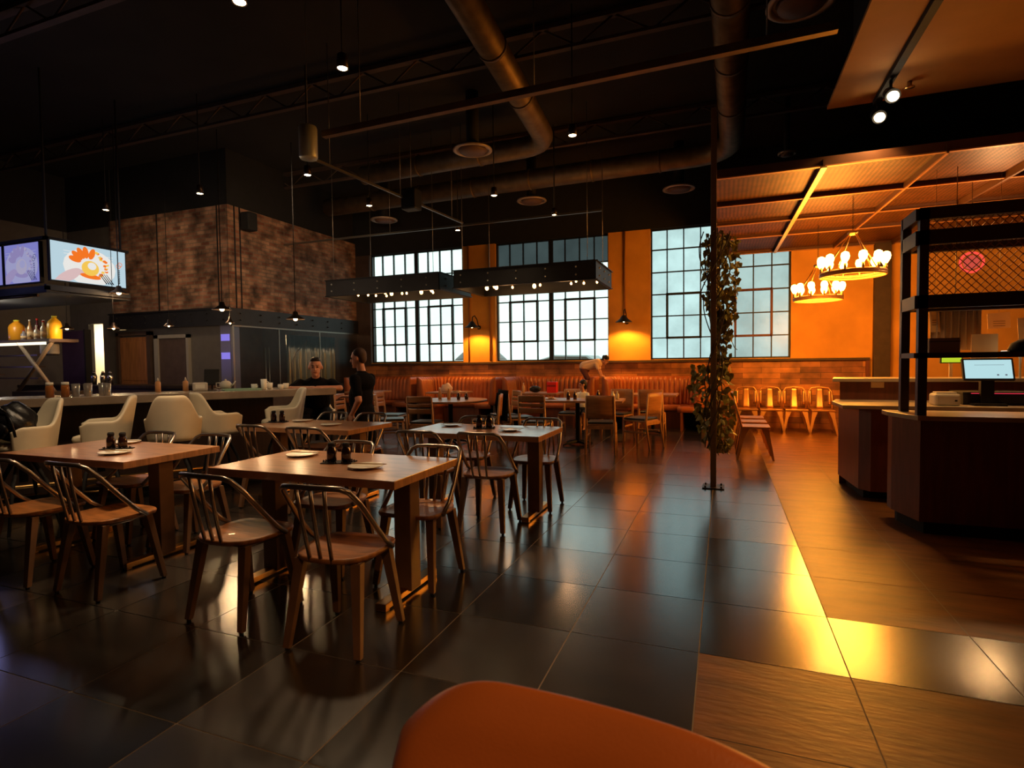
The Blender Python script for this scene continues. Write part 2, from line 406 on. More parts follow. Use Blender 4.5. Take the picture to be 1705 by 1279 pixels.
# doors and openings in the kitchen wall
d1 = bpy.data.objects.new('door_1', None); COL.objects.link(d1); d1['kind'] = 'structure'; d1.location = (-11.75, 8.3, 0)
d = MB(); d.box(-.42, .42, -.02, .035, 0, 2.0).box(-.36, .36, -.03, -.018, 1.08, 1.9).box(-.36, .36, -.03, -.018, .1, .98); d.build('door_leaf', doorw, d1, bevel=.006)
d = MB(); d.box(.43, .53, -.05, .035, 0, 2.1).box(-.5, -.43, -.05, .035, 0, 2.1).box(-.5, .53, -.05, .035, 2.03, 2.12); d.build('door_frame', darkw, d1)
MB().tube([(.33, -.025, 1.0), (.33, -.07, 1.0), (.25, -.07, 1.0)], .012, 6).build('door_handle', rail, d1)
d2 = bpy.data.objects.new('door_2', None); COL.objects.link(d2); d2['kind'] = 'structure'; d2.location = (-10.6, 8.3, 0)
d = MB(); d.box(-.52, -.4, -.04, .035, 0, 2.02).box(.4, .46, -.04, .035, 0, 2.02).box(-.52, .46, -.04, .035, 1.95, 2.02); d.build('door_frame', M('steel door surround', (.3,.28,.25), .5), d2)
MB().box(-.4, .4, -.01, .035, 0, 1.95).build('door_leaf', M('brown door leaf', (.09,.06,.045), .5, var=.2), d2)
# glazed kitchen partition right of the corner
kp = MB(); kp.use(rail).box(-9.0, -8.95, 8.27, 8.31, 0, 2.17)
for y in (9.5, 10.8): kp.box(-8.985, -8.965, y, y+.02, 0, 2.17)
kp.box(-8.99, -8.96, 8.27, 12.29, 2.14, 2.17); kp.use(darkw).box(-9.0, -8.94, 8.27, 12.29, 0, .9)
kp.use(boothglass).quad((-8.975, 8.31, .9), (-8.975, 12.25, .9), (-8.975, 12.25, 2.14), (-8.975, 8.31, 2.14))
structure(kp, 'wall_glazed', rail)
kc = MB(); kc.use(M('smoked corner column', (.2,.2,.3), .3, .3)).box(-9.28, -9.02, 8.28, 8.5, 0, 2.17)
kc.use(ledp).box(-9.26, -9.04, 8.272, 8.281, 1.86, 1.99).box(-9.26, -9.04, 8.272, 8.281, 1.5, 1.63)
structure(kc, 'trim_5', rail)
ki = MB(); ki.use(darkw).box(-12.2, -12.1, 8.45, 12.2, 0, 2.42)
structure(ki, 'wall_kitchen_inner', darkw)
# kitchen things behind the glass
rk = thing('wooden_rack', 'amber wooden wall rack seen behind the kitchen glass', 'rack', (-11.2, 9.6, 0))
q = MB(); 
for i in range(4): q.box(-.2, .2, -.6+i*.39, -.55+i*.39, .0, 2.1)
q.build('upright', M('amber rack wood', (.3,.15,.06), .5, var=.3), rk)
q = MB()
for i in range(5): q.box(-.2, .2, -.6, .62, .3+i*.4, .34+i*.4)
q.build('shelf', M('amber rack wood dark', (.2,.1,.05), .5), rk)
cu = MB()
def drape(u, v):
    y = 10.4+1.75*u; p = Vector((-9.6+.05*math.sin(u*60)+.02*math.sin(u*23), y, .3+1.78*v)); return p, p+Vector((-.012,0,0))
cu.grid(drape, 90, 4); tag(cu.build('strip_curtain', panemat('milky plastic strips', (.55,.55,.5), .35, .5)), 'milky plastic strip curtain hanging behind the kitchen glass', 'curtain')
pp = MB()
pp.tube([(-9.3, 10.25, 0), (-9.3, 10.25, 1.45), (-9.3, 10.35, 1.62), (-9.3, 10.75, 1.95)], .018, 8)
pp.tube([(-9.3, 10.45, 0), (-9.3, 10.45, 1.5)], .012, 6).tube([(-9.3, 9.45, 0), (-9.3, 9.45, 1.75)], .012, 6).tube([(-9.3, 9.55, 0), (-9.3, 9.55, 1.75)], .012, 6)
tag(pp.build('steam_pipe', rail), 'bent steel pipe rising behind the kitchen glass', 'pipe')

# ---------------------------------------------------------------- orange corner: canopy, post, soffit
cp = thing('metal_canopy', 'rusty expanded metal canopy over the waiting corner', 'canopy', (0, 0, 0))
def cz(y): return 3.3+(y-6.43)*.034
canm = gridmat('rusted expanded metal', (.05,.014,.004), (.17,.055,.014), .035, .5, .45)
bys = [6.43, 7.78, 9.09, 10.36, 12.26]
bw = MB()
for i in range(4):
    a, b = bys[i], bys[i+1]
    bw.use(canm).prism([(-.1, a), (5.5, a), (5.5, b), (-.1, b)], 0, .02)
for f in bw.b.verts: f.co.z += cz(f.co.y)+.05
bw.build('mesh_panel', canm, cp)
bmt = M('orange steel angle', (.5,.22,.08), .45, .3); bmd = M('dark canopy joist', (.12,.05,.025), .5, .3); bml = M('pale yellow steel tee', (.85,.6,.25), .35, .3)
for y in bys:
    q = MB(); q.use(bmt).box(-.12, 5.5, y-.02, y+.02, cz(y)-.012, cz(y)); q.use(bmd).box(-.12, 5.5, y-.003, y+.014, cz(y), cz(y)+.09); q.build('cross_joist', bmt, cp)
for x, wd, m in ((.93, .055, bml), (1.95, .02, bmt), (2.9, .03, bmd)):
    q = MB(); q.use(m).box(x-wd/2, x+wd/2, 6.4, 12.26, -.03, -.015); q.use(bmd).box(x-.01, x+.01, 6.4, 12.26, -.015, .06)
    for v in q.b.verts: v.co.z += cz(v.co.y)
    q.build('long_beam', m, cp)
ps = thing('canopy_post', 'slim dark steel post wrapped in ivy at the canopy corner', 'post', (-.105, 6.33, 0))
MB().box(-.03, .03, -.03, .03, .012, 4.0).build('shaft', M('bronze post', (.3,.19,.1), .4, .1), ps, bevel=.004)
q = MB(); q.box(-.11, .11, -.11, .11, 0, .012)
for a in (-.08, .08):
    for b in (-.08, .08): q.tube([(a, b, .01), (a, b, .03)], .01, 6)
q.build('base_plate', dsteel, ps)
st_ = MB(); st_.box(-.02, .02, -.02, .02, 0, .0)
sf = MB(); sf.use(soff).box(.95, 5.59, -2.3, 6.4, 3.84, 3.87); sf.use(black).box(1.15, 5.59, -2.3, 6.3, 3.87, 5.59)
structure(sf, 'ceiling_soffit', soff)

# ivy on the post: stems and leaves, hanging in two masses
iv = thing('climbing_ivy', 'leafy green ivy climbing the slim steel post', 'plant', (-.1, 6.4, 0))
q = MB()
for k in range(9):
    a = R.uniform(0, 6.28); pts = []
    for i in range(30):
        t = i/29; z = .42+2.3*t; rad = .06+.05*math.sin(t*7+k)+(.05 if t > .7 else 0); pts.append((rad*math.cos(a+t*9), rad*math.sin(a+t*9), z))
    q.tube(pts, .006, 5)
q.tube([(.05, 0, 1.5), (.14, .02, 1.66), (.2, 0, 1.5), (.23, 0, 1.47)], .004, 5); q.build('stem', stemm, iv)
lv = MB(); rn = random.Random(11)
def leaf(c, s):
    n = Vector((rn.gauss(0,1), rn.gauss(0,1)-.6, rn.gauss(0,.7))).normalized(); t = n.cross(Vector((rn.gauss(0,.4), rn.gauss(0,.4), -1))).normalized(); b = n.cross(t)
    if b.z > 0: b = -b
    P = [c-b*s*.5, c+t*s*.45-b*s*.15, c+t*s*.3+b*s*.25, c+b*s*.75, c-t*s*.3+b*s*.25, c-t*s*.45-b*s*.15]
    P[3] = P[3]+n*s*.15; m = c+n*s*.12
    v = [lv.b.verts.new(p) for p in P]; cc = lv.b.verts.new(m)
    for i in range(6): lv._f([v[i], v[(i+1) % 6], cc], True)
for k in range(1050):
    t = rn.random()
    if t < .42: z = rn.uniform(1.75, 2.72); rad = .2*math.sqrt(max(.05, 1-abs((z-2.35)/.7)**2)); cx = .06 if z > 1.9 else .1
    elif t < .58: z = rn.uniform(1.2, 1.9); rad = .09; cx = .09
    else: z = rn.uniform(.36, 1.3); rad = .24*math.sqrt(max(.08, 1-abs((z-.95)/.62)**2)); cx = -.02+.12*(1-z)
    a = rn.uniform(0, 6.28); rr = rad*math.sqrt(rn.random())
    leaf(Vector((cx+rr*math.cos(a), .09+rr*math.sin(a)*.8, z)), rn.uniform(.045, .08))
lv.build('foliage', leafm, iv)

# ---------------------------------------------------------------- ceiling services
def elbow(a, c, b, r=.35, n=8):
    a, c, b = Vector(a), Vector(c), Vector(b); p = c+(a-c).normalized()*r; q = c+(b-c).normalized()*r
    return [a]+[p.lerp(c, t).lerp(c.lerp(q, t), t) for t in [i/n for i in range(n+1)]]+[b]
def spiral_duct(name, pts, r, label):
    root = thing(name, label, 'duct', pts[0]); o0 = Vector(pts[0])
    pts = [Vector(p)-o0 for p in pts]; MB().tube(pts, r, 20).build('duct_pipe', duct, root)
    d = 0; last = 0; n = 0
    for i in range(len(pts)-1):
        L = (pts[i+1]-pts[i]).length
        if L > 1:
            k = 1
            while k*1.25 < L and n < 12:
                c = pts[i].lerp(pts[i+1], k*1.25/L); t = (pts[i+1]-pts[i]).normalized()
                MB().tube([c-t*.02, c+t*.02], r+.012, 20).build('duct_collar', duct, root); k += 1; n += 1
    return root
spiral_duct('spiral_duct', elbow((-6.5, 9.2, 5.0), (-2.75, 9.05, 5.0), (-2.3, 3.6, 5.0), .5), .17, 'orange-lit round duct ending in an elbow near the ceiling disc')
spiral_duct('spiral_duct', elbow((-8.6, 10.75, 5.0), (.12, 10.6, 5.0), (.02, 4.2, 5.0), .7), .19, 'long round duct running along the windows and turning beside the canopy post')
def beam(name, a, b, w_, h_, mat, label, cat):
    a, b = Vector(a), Vector(b); root = thing(name, label, cat, (a+b)/2); L = (b-a).length; ang = math.atan2((b-a).y, (b-a).x)
    m = Matrix.Rotation(ang, 4, 'Z')
    MB().box(-L/2, L/2, -w_/2, w_/2, -h_/2, h_/2, m).build('channel', mat, root)
    for t in ([-.4, 0, .4] if L > 3 else [-.3, .3]):
        p = m @ Vector((L*t, 0, 0)); MB().tube([p+Vector((0,0,h_/2)), p+Vector((0,0,5.6-a.z))], .006, 5).build('hanger_rod', rail, root)
    return root
beam('strut_channel', (-4.3, 5.33, 4.0), (.84, 5.18, 4.0), .07, .07, strut, 'wide rust-toned strut channel crossing above the front tables', 'ceiling channel')
beam('lighting_track', (-4.93, 5.8, 4.0), (-4.6, 9.6, 4.0), .03, .03, rail, 'thin rail running away from the silver ceiling speaker', 'track')
beam('lighting_track', (-10.6, 9.77, 4.0), (-2.0, 9.75, 4.0), .035, .035, rail, 'thin bright rail running in front of the brick box and window tops', 'track')
def truss(y):
    root = thing('ceiling_truss', {4.2: 'black open web truss nearest the front tables', 6.9: 'black open web truss above the second row of tables', 9.9: 'black open web truss nearest the windows'}[y], 'truss', (-3, y, 0))
    MB().box(-10.5, 8.4, -.05, .05, 5.53, 5.59).build('top_chord', darkw, root); MB().box(-10.5, 8.4, -.04, .04, 5.25, 5.29).build('bottom_chord', darkw, root)
    q = MB(); x = -10.4
    while x < 8.2:
        q.tube([(x, 0, 5.27), (x+.45, 0, 5.55)], .014, 6).tube([(x+.45, 0, 5.55), (x+.9, 0, 5.27)], .014, 6); x += .9
    q.build('web', darkw, root)
for y in (4.2, 6.9, 9.9): truss(y)
sd = thing('round_speaker', 'x', 'ceiling diffuser', (0,0,0), 0, None)
MB().lathe([(.3, .02), (.31, 0), (.27, -.015), (.25, .0), (.25, .02)], seg=32).build('trim_ring', M('pale diffuser ring', (.45,.35,.28), .4, .4), sd)
MB().lathe([(.22, .015), (.2, -.03), (.08, -.045), (.01, -.045)], seg=32).build('cone', M('ceiling diffuser cone', (.14,.08,.06), .5), sd)
MB().tube([(0,0,.02), (0,0,.9)], .1, 14).build('neck', black, sd); sd.name = 'air_diffuser'
P_ = Proto(sd)
for loc, lab in (((-3.7, 8.12, 4.7), 'round air diffuser beneath the elbowed duct'), ((-7.38, 11.2, 4.7), 'dim round air diffuser above the left window hood'), ((-.83, 11.45, 4.7), 'dim round air diffuser left of the canopy post'),
                 ((-3.73, 11.09, 4.7), 'dim round air diffuser above the middle window'), ((.67, 6.0, 4.7), 'round air diffuser at the top edge beside the plaster soffit'), ((.945, 10.2, 4.7), 'small copper-lit disc just above the canopy edge')):
    o = P_.put(loc, 0, lab)
    if 'small' in lab: o.scale = (.45, .45, 1)

# spot lamps: stem, can, lens, plus a real spot light in each
SPOT = thing('spot_lamp', 'x', 'ceiling spotlight', (0,0,0))
MB().tube([(0,0,.06), (0,0,1.5)], .008, 6).build('stem', black, SPOT)
MB().lathe([(.035, .13), (.045, .12), (.055, .0), (.05, 0), (.045, .05)], seg=14).build('can', dsteel, SPOT)
MB().lathe([(.042, .012), (.042, .004), (.02, 0), (.01, 0)], seg=14).build('lens', lampw, SPOT)
PS = Proto(SPOT)
def spotlight(name, loc, power, col=(1,.7,.4), ang=100, aim=None, r=.05, blend=.6):
    L = bpy.data.lights.new(name, 'SPOT'); L.energy = power; L.color = col; L.spot_size = math.radians(ang); L.spot_blend = blend; L.shadow_soft_size = r
    o = bpy.data.objects.new(name, L); COL.objects.link(o); o.location = loc
    if aim: o.rotation_euler = (Vector(aim)-Vector(loc)).to_track_quat('-Z', 'Y').to_euler()
    return o
def pointlight(loc, power, col, r=.05):  # serves real lamps and added fills alike
    L = bpy.data.lights.new('lamp and fill glow', 'POINT'); L.energy = power; L.color = col; L.shadow_soft_size = r
    o = bpy.data.objects.new('lamp and fill glow', L); COL.objects.link(o); o.location = loc; return o
AIM = {(-3.19, 4.23): (-2.6, 3.1, .7), (-3.3, 3.2): (-4.0, 2.9, .7), (-5.42, 6.36): (-9.0, 9.3, 3.4), (-7.5, 6.4): (-10.3, 8.3, 3.3), (-9.7, 6.45): (-11.2, 8.3, 3.2), (-5.53, 7.96): (-9.0, 10.5, 3.3)}
for x, y, p, lab in ((-3.19, 4.23, 44, 'bright spotlight hanging over the front tables'), (-3.3, 3.2, 44, 'spotlight cut by the top edge of the frame'), (-5.42, 6.36, 40, 'spotlight just below the silver ceiling speaker'),
                  (-7.5, 6.4, 26, 'spotlight hanging in front of the left brick face'), (-9.7, 6.45, 20, 'spotlight above the bright menu screen'), (-5.53, 7.96, 26, 'spotlight left of the black box on the rail'),
                  (-3.4, 8.25, 14, 'spotlight right of the black box on the rail'), (-1.66, 6.45, 5, 'lone spotlight right of the duct elbow'), (-2.85, 9.75, 8, 'tiny far spotlight above the middle window'), (-4.95, 10.1, 6, 'tiny far spotlight above the pier between left and middle windows')):
    PS.put((x, y, 4.0), 0, lab, None); spotlight('spot beam', (x, y, 3.99), p*(7 if p > 43 else 2.8 if (x, y) in AIM else 5), (1,.66,.36), 62 if p > 43 else 95, AIM.get((x, y)), .16, .9)
pointlight((-10.3, 10.3, 2.2), 26, (1,.6,.3), .1)  # added warm fill for the kitchen interior
# two lamps on the soffit track
tr = thing('soffit_track', 'black lighting track fixed under the plaster soffit', 'track', (1.36, 5.4, 3.84))
MB().box(-.03, .03, -2.6, .95, -.05, -.002).build('track_body', black, tr)
for y, lab, pw in ((5.85, 'track spotlight farther from the soffit corner', 60), (6.3, 'track spotlight at the soffit edge nearest its corner', 60)):
    t = thing('track_spotlight', lab, 'spotlight', (1.36, y, 3.79))
    MB().tube([(0,0,0), (0,0,-.06)], .012, 8).build('swivel', black, t)
    MB().tube([(0, .06, -.08), (0, -.07, -.16)], [.05, .06], 14).build('can', black, t)
    MB().ball((0, -.078, -.165), .045, 1, .5, 1).build('lens', lampw, t)
q = thing('sprinkler_head', 'small brass sprinkler head on the plaster soffit', 'sprinkler', (1.55, 6.05, 3.84)); MB().tube([(0,0,0), (0,0,-.05)], .02, 8).build('stem', brass, q); MB().lathe([(.04, -.05), (.04, -.056), (.01, -.06)], seg=12).build('deflector', brass, q)
# speakers
s = thing('silver_speaker', 'silver half-round speaker hanging from the ceiling on a thin wire', 'speaker', (-4.36, 5.14, 3.86))
q = MB(); q.lathe([(.01, .17), (.09, .17), (.1, .15), (.1, -.17), (.09, -.19), (.01, -.19)], seg=18); q.build('housing', M('satin silver', (.6,.62,.54), .4, .5), s)
MB().tube([(0,0,.17), (0,0,1.7)], .003, 5).build('hanging_wire', rail, s)
s = thing('black_speaker', 'black box speaker on the thin rail below the ducts', 'speaker', (-4.66, 7.85, 3.98))
MB().box(-.13, .13, -.11, .11, -.17, .15).build('housing', bsteel, s, bevel=.02); MB().tube([(0,0,.15), (0,0,1.6)], .006, 5).build('hanging_wire', rail, s)
s = thing('wall_speaker', 'black speaker fixed high on the right brick face', 'speaker', (-8.86, 8.66, 4.24))
MB().box(-.1, .12, -.12, .12, -.19, .17).build('housing', black, s, bevel=.03); MB().box(-.139, -.1, -.03, .03, -.05, .05).build('bracket', black, s)

# ---------------------------------------------------------------- steel lamp hoods over the window tables
rivm = M('bright rivet heads', (.5,.5,.5), .3, .7)
def hood(x0, x1, label, seed):
    r = random.Random(seed); root = thing('lamp_hood', label, 'light fixture', ((x0+x1)/2, 9.7, 2.7)); L = x1-x0; D = .62
    q = MB(); q.use(bsteel); t = .012
    q.box(-L/2, L/2, -D-.06, -D-.06+t, 0, .32).box(-L/2, L/2, D+.06-t, D+.06, 0, .32).box(-L/2, -L/2+t, -D-.06, D+.06, 0, .32).box(L/2-t, L/2, -D-.06, D+.06, 0, .32)
    for z in (0, .308): q.box(-L/2, L/2, -D-.09, -D-.03, z, z+.012).box(-L/2, L/2, D+.03, D+.09, z, z+.012).box(L/2-.03, L/2+.03, -D-.06, D+.06, z, z+.012).box(-L/2-.03, -L/2+.03, -D-.06, D+.06, z, z+.012)
    n = 0; x = -L/2+.14
    rv = MB()
    while x < L/2:
        for z in (.1, .23): q.use(bsteel); q.use(rivm); q.ball((x, -D-.068, z), .016, u=8, v=5)
        x += .525
    for y in (-.4, 0, .4):
        for z in (.1, .23): q.ball((L/2+.004, y, z), .016, u=8, v=5)
    q.build('steel_ring', bsteel, root)
    q = MB()
    for i in range(7): q.box(-L/2+.02, L/2-.02, -D+i*.2, -D+.02+i*.2, .19, .205)
    q.build('slat_grille', M('bronze grille', (.2,.13,.08), .35, .8), root)
    for a in (-1, 1):
        for b in (-1, 1): MB().tube([(a*(L/2-.15), b*D, .3), (a*(L/2-.15), b*D, 2.9)], .005, 5).build('hanging_rod', rail, root)
    for i in range(14):
        b = MB(); px = -L/2+.25+(L-.5)*i/13+r.uniform(-.06, .06); py_ = r.uniform(-.35, .4); b.ball((px, py_, .1), .02 if r.random() < .75 else .034, 1, 1, 1.3); b.build('bulb', smallb, root)
        b = MB(); b.tube([(px, py_, .125), (px, py_, .2)], .014, 8); b.build('bulb_socket', brass, root)
    pointlight(((x0+x1)/2-.5, 9.7, 2.6), 7, (1,.5,.2), .1); pointlight(((x0+x1)/2+.6, 9.7, 2.6), 7, (1,.5,.2), .1)
hood(-7.31, -4.81, 'riveted black steel lamp hood before the left window', 3); hood(-4.52, -1.95, 'riveted black steel lamp hood before the middle window', 5)

# ---------------------------------------------------------------- gooseneck wall lamps
def sconce(x, label):
    r = thing('wall_lamp', label, 'wall lamp', (x, WY, 2.22))
    MB().lathe([(.05, 0), (.05, .02), (.02, .03)], seg=14).build('back_plate', black, r).rotation_euler = (PI/2, 0, 0)
    MB().tube([(0, -.02, 0), (0, -.12, .18), (0, -.25, .26), (0, -.38, .22), (0, -.4, .1)], .012, 8).build('gooseneck', black, r)
    MB().lathe([(.03, .12), (.05, .1), (.09, .04), (.17, -.02), (.18, -.035), (.165, -.03), (.08, .03), (.02, .08)], (0, -.4, 0), 20).build('shade', bsteel, r)
    MB().ball((0, -.4, .0), .03).build('bulb', lampw, r)
    spotlight('wall lamp beam', (x, WY-.4, 2.14), 80, (1,.4,.06), 140, (x, WY-.12, 0), .03, .4)
sconce(-5.5, 'small dark gooseneck lamp between the left and middle windows'); sconce(-1.98, 'dark gooseneck lamp between the middle and right windows')
# conduits on the piers
q = MB(); q.tube([(-5.2, WY-.03, 1.4), (-5.2, WY-.03, 4.18)], .02, 6).tube([(-2.02, WY-.03, 2.4), (-2.02, WY-.03, 4.18)], .018, 6).tube([(-5.75, WY-.03, 1.4), (-5.75, WY-.03, 4.18)], .02, 6)
structure(q, 'trim_6', doorw)

# ---------------------------------------------------------------- chandeliers
def chandelier(x, y, z, rad, ztop, label):
    root = thing('ring_chandelier', label, 'chandelier', (x, y, z))
    q = MB(); pts = [(rad*math.cos(a), rad*math.sin(a), 0) for a in [i*2*PI/40 for i in range(40)]]
    for zz in (0, .03): q.tube([(p[0], p[1], zz) for p in pts], .016, 8, closed=True, flat=1.2)
    q.build('ring', M('ring iron '+label[:5], (.5,.25,.1), .45, .5), root)
    h = MB(); h.lathe([(.02, .56), (.06, .55), (.06, .52), (.02, .5)], seg=12); h.build('hub', brass, root)
    for i in range(4):
        a = i*PI/2+.4; MB().tube([(.04*math.cos(a), .04*math.sin(a), .53), (rad*math.cos(a), rad*math.sin(a), .03)], .008, 6).build('arm', brass, root)
    q = MB(); zz = .56
    while zz < ztop-z: q.tube([(0,0,zz), (.008,0,zz+.015), (0,0,zz+.03), (-.008,0,zz+.015)], .004, 5, closed=True); zz += .026
    q.build('chain', dsteel, root)
    for i in range(12):
        a = i*2*PI/12+.12; c, s_ = rad*math.cos(a), rad*math.sin(a)
        k = MB(); k.tube([(c, s_, .03), (c, s_, .11)], .016, 8).build('candle_socket', brass, root)
        MB().lathe([(.012, .11), (.02, .125), (.042, .16), (.05, .195), (.04, .235), (.015, .25), (.002, .252)], (c, s_, 0), 14).build('bulb', bulb, root)
    return root
chandelier(1.52, 8.2, 2.42, .36, cz(8.2)+.04, 'larger ring chandelier of round bulbs hanging in front')
chandelier(1.38, 10.0, 2.3, .34, cz(10)+.04, 'smaller-looking ring chandelier hanging farther back by the wall')
pointlight((1.52, 8.2, 2.1), 130, (1,.35,.03), .3); pointlight((1.38, 10.0, 2.0), 170, (1,.35,.03), .3)
# ================================================================ FURNITURE
def cafe_table(loc, label):
    t = thing('cafe_table', label, 'table', loc, 0, 'square-edged wooden cafe tables')
    MB().box(-.655, .655, -.37, .37, .703, .75).build('tabletop', wood_top, t, bevel=.003)
    for s_ in (-1, 1):
        x = s_*.50
        MB().box(x-.055, x+.055, -.055, .055, .03, .703).build('column', wood_leg, t, bevel=.004)
        q = MB(); q.box(x-.034, x+.034, -.29, .29, .01, .045).box(x-.035, x+.035, -.29, -.25, 0, .01).box(x-.035, x+.035, .25, .29, 0, .01); q.build('foot_bar', brass, t, bevel=.004)
        MB().box(x-.05, x+.05, -.26, .26, .69, .703).build('bracket', bsteel, t)
    return t
tabs = {'C': ((-2.26, 2.85, 0), 'front wooden cafe table nearest the camera with two plates'), 'B': ((-4.27, 2.82, 0), 'wooden cafe table at the left edge of the frame'),
        'E': ((-2.08, 4.72, 0), 'wooden cafe table with a pale window sheen, nearest the aisle'), 'D': ((-3.92, 4.66, 0), 'wooden cafe table behind, beside the standing man')}
t0 = None
for k, (loc, lab) in tabs.items():
    if t0 is None: t0 = cafe_table(loc, lab)
    else: dup(t0, loc, 0, lab)

def cafe_chair():
    c = thing('cafe_chair', 'x', 'chair', (0,0,0))                       # faces +Y
    q = MB(); out = []
    for i in range(24):
        a = i*2*PI/24; x = math.cos(a); y = math.sin(a)
        out.append((.205*math.copysign(abs(x)**.75, x), .2*math.copysign(abs(y)**(.45 if y > 0 else .9), y)))
    def seat(u, v):
        a = u*2*PI; x = math.cos(a); y = math.sin(a)
        X = .205*math.copysign(abs(x)**.75, x); Y = .2*math.copysign(abs(y)**(.45 if y > 0 else .9), y)
        return None
    n = 28; rings = []
    for f_, z in ((0, .447), (.55, .447), (.85, .452), (.98, .46), (1, .452), (.98, .435), (.6, .43), (0, .43)):
        rings.append([q.b.verts.new((.21*f_*math.copysign(abs(math.cos(a))**(.42 if math.sin(a) > 0 else .75), math.cos(a)), .205*f_*math.copysign(abs(math.sin(a))**(.4 if math.sin(a) > 0 else .85), math.sin(a)), z)) for a in [k*2*PI/n for k in range(n)]])
    for i in range(len(rings)-1):
        for k in range(n): q._f([rings[i][k], rings[i][(k+1) % n], rings[i+1][(k+1) % n], rings[i+1][k]], True)
    bmesh.ops.remove_doubles(q.b, verts=q.b.verts, dist=.0005); q.build('seat', wood_seat, c)
    h = MB(); P = [(-.215, .09, .445), (-.217, .02, .5), (-.212, -.07, .6), (-.198, -.165, .72), (-.18, -.225, .785), (-.15, -.248, .803), (-.08, -.26, .806), (0, -.264, .806), (.08, -.26, .806), (.15, -.248, .803), (.18, -.225, .785), (.198, -.165, .72), (.212, -.07, .6), (.217, .02, .5), (.215, .09, .445)]
    h.tube(P, .0135, 10); h.build('back_hoop', gunm, c)
    for x in (-.07, 0, .07): MB().tube([(x*.85, -.19, .44), (x*.9, -.215, .55), (x, -.245, .7), (x*1.08, -.26, .802)], .0095, 8).build('spindle', gunm, c)
    q = MB(); q.tube([(-.17, -.13, .425), (-.17, .13, .425), (.17, .13, .425), (.17, -.13, .425)], .01, 6, closed=True); q.build('seat_frame', gunm, c)
    for sx in (-1, 1):
        for sy in (-1, 1):
            m = MB(); a = Vector((sx*.155, sy*.13, .43)); b = Vector((sx*.195, sy*.2, .012))
            for k, (p, wd) in enumerate(((a, .021), (b, .012))): pass
            v = []
            for p, wd in ((a, .027), (b, .018)):
                v.append([m.b.verts.new((p.x+dx*wd, p.y+dy*wd*.75, p.z)) for dx, dy in ((-1,-1), (1,-1), (1,1), (-1,1))])
            m._f(v[0]); m._f(v[1][::-1])
            for k in range(4): m._f([v[0][k], v[1][k], v[1][(k+1) % 4], v[0][(k+1) % 4]])
            lg = m.build('leg', wood_leg, c, bevel=.002)
            MB().tube([(b.x, b.y, 0), (b.x, b.y, .014)], .011, 8).build('foot_cap', black, lg)
    return c
PC = Proto(cafe_chair())
for x, y, rz, lab in (
    (-1.77, 2.28, .06, 'cafe chair pulled out at the near right of the front table'), (-2.47, 2.32, -.05, 'cafe chair at the near left of the front table, amber light on its seat'),
    (-1.8, 3.06, PI, 'cafe chair across the front table at its right end'), (-2.48, 3.08, PI+.04, 'cafe chair across the front table at its left end'),
    (-3.58, 2.33, -.03, 'dark cafe chair at the near right of the left table'), (-4.22, 2.3, .05, 'dark cafe chair cut by the left edge of the frame'),
    (-3.84, 3.1, PI, 'cafe chair across the left table, the right one of its far pair'), (-4.45, 3.1, PI, 'cafe chair across the left table, the left one of its far pair'),
    (-1.83, 4.26, 0, 'cafe chair at the near right of the pale-topped aisle table'), (-2.38, 4.24, 0, 'cafe chair at the near left of the pale-topped aisle table'),
    (-1.66, 4.99, PI, 'cafe chair across the aisle table with daylight on its seat'), (-2.38, 5.02, PI, 'cafe chair across the aisle table, left one of its far pair'),
    (-3.52, 4.2, .05, 'cafe chair at the near right of the rear left table'), (-4.12, 4.22, -.05, 'cafe chair at the near left of the rear left table'),
    (-3.72, 5.1, PI, 'cafe chair in front of the standing man'), (-4.24, 5.1, PI, 'cafe chair in front of the seated man')):
    PC.put((x, y, 0), rz, lab, 'steel-hoop cafe chairs around the four tables')

# plates, chopsticks, bottles
def plate0():
    q = MB(); q.lathe([(.02, .004), (.055, 0), (.06, .003), (.1, .012), (.105, .016), (.1, .017), (.055, .008), (.01, .007)], seg=32); return q.build('plate', white)
pl0 = plate0(); tag(pl0, 'x', 'plate', 'white side plates on the cafe tables')
def chop0():
    r = thing('chopsticks', 'x', 'chopsticks', (0,0,0), 0, 'chopsticks on the side plates')
    for s_ in (-1, 1): MB().tube([(-.12, s_*.006, .006), (.1, s_*.004, .006)], [.0035, .0022], 6).build('chopstick', M('bamboo', (.5,.32,.16), .5), r)
    return r
ch0 = chop0(); used = [False]
def place_plate(x, y, a, l1, l2):
    if not used[0]: p, c = pl0, ch0; used[0] = True
    else:
        p = pl0.copy(); COL.objects.link(p); c = dup(ch0, (0,0,0))
    p.location = (x, y, .75); p['label'] = l1; c.location = (x+.02, y+.02, .766); c.rotation_euler = (0, 0, a); c['label'] = l2
for x, y, a, n in ((-1.98, 2.76, .15, 'front table near its middle right'), (-2.66, 3.0, .1, 'front table behind the bottles at left'), (-4.03, 2.68, .2, 'left table in front of its bottles'), (-4.5, 3.08, .1, 'left table on its far side'),
                   (-3.72, 4.62, .1, 'rear left table'), (-4.3, 4.86, .2, 'rear left table, far corner'), (-1.8, 4.68, .05, 'aisle table near its right end'), (-2.5, 4.9, .1, 'aisle table on its far left side')):
    place_plate(x, y, a, 'white side plate on the '+n, 'pale chopsticks on the plate of the '+n)
def soy0():
    r = thing('sauce_bottle', 'x', 'bottle', (0,0,0))
    MB().lathe([(.026, .0), (.03, .004), (.03, .055), (.027, .075), (.021, .088), (.02, .095)], seg=16).build('glass_body', soy, r)
    MB().lathe([(.022, .094), (.023, .11), (.018, .118), (.006, .12)], seg=14).build('cap', black, r); return r
PB = Proto(soy0())
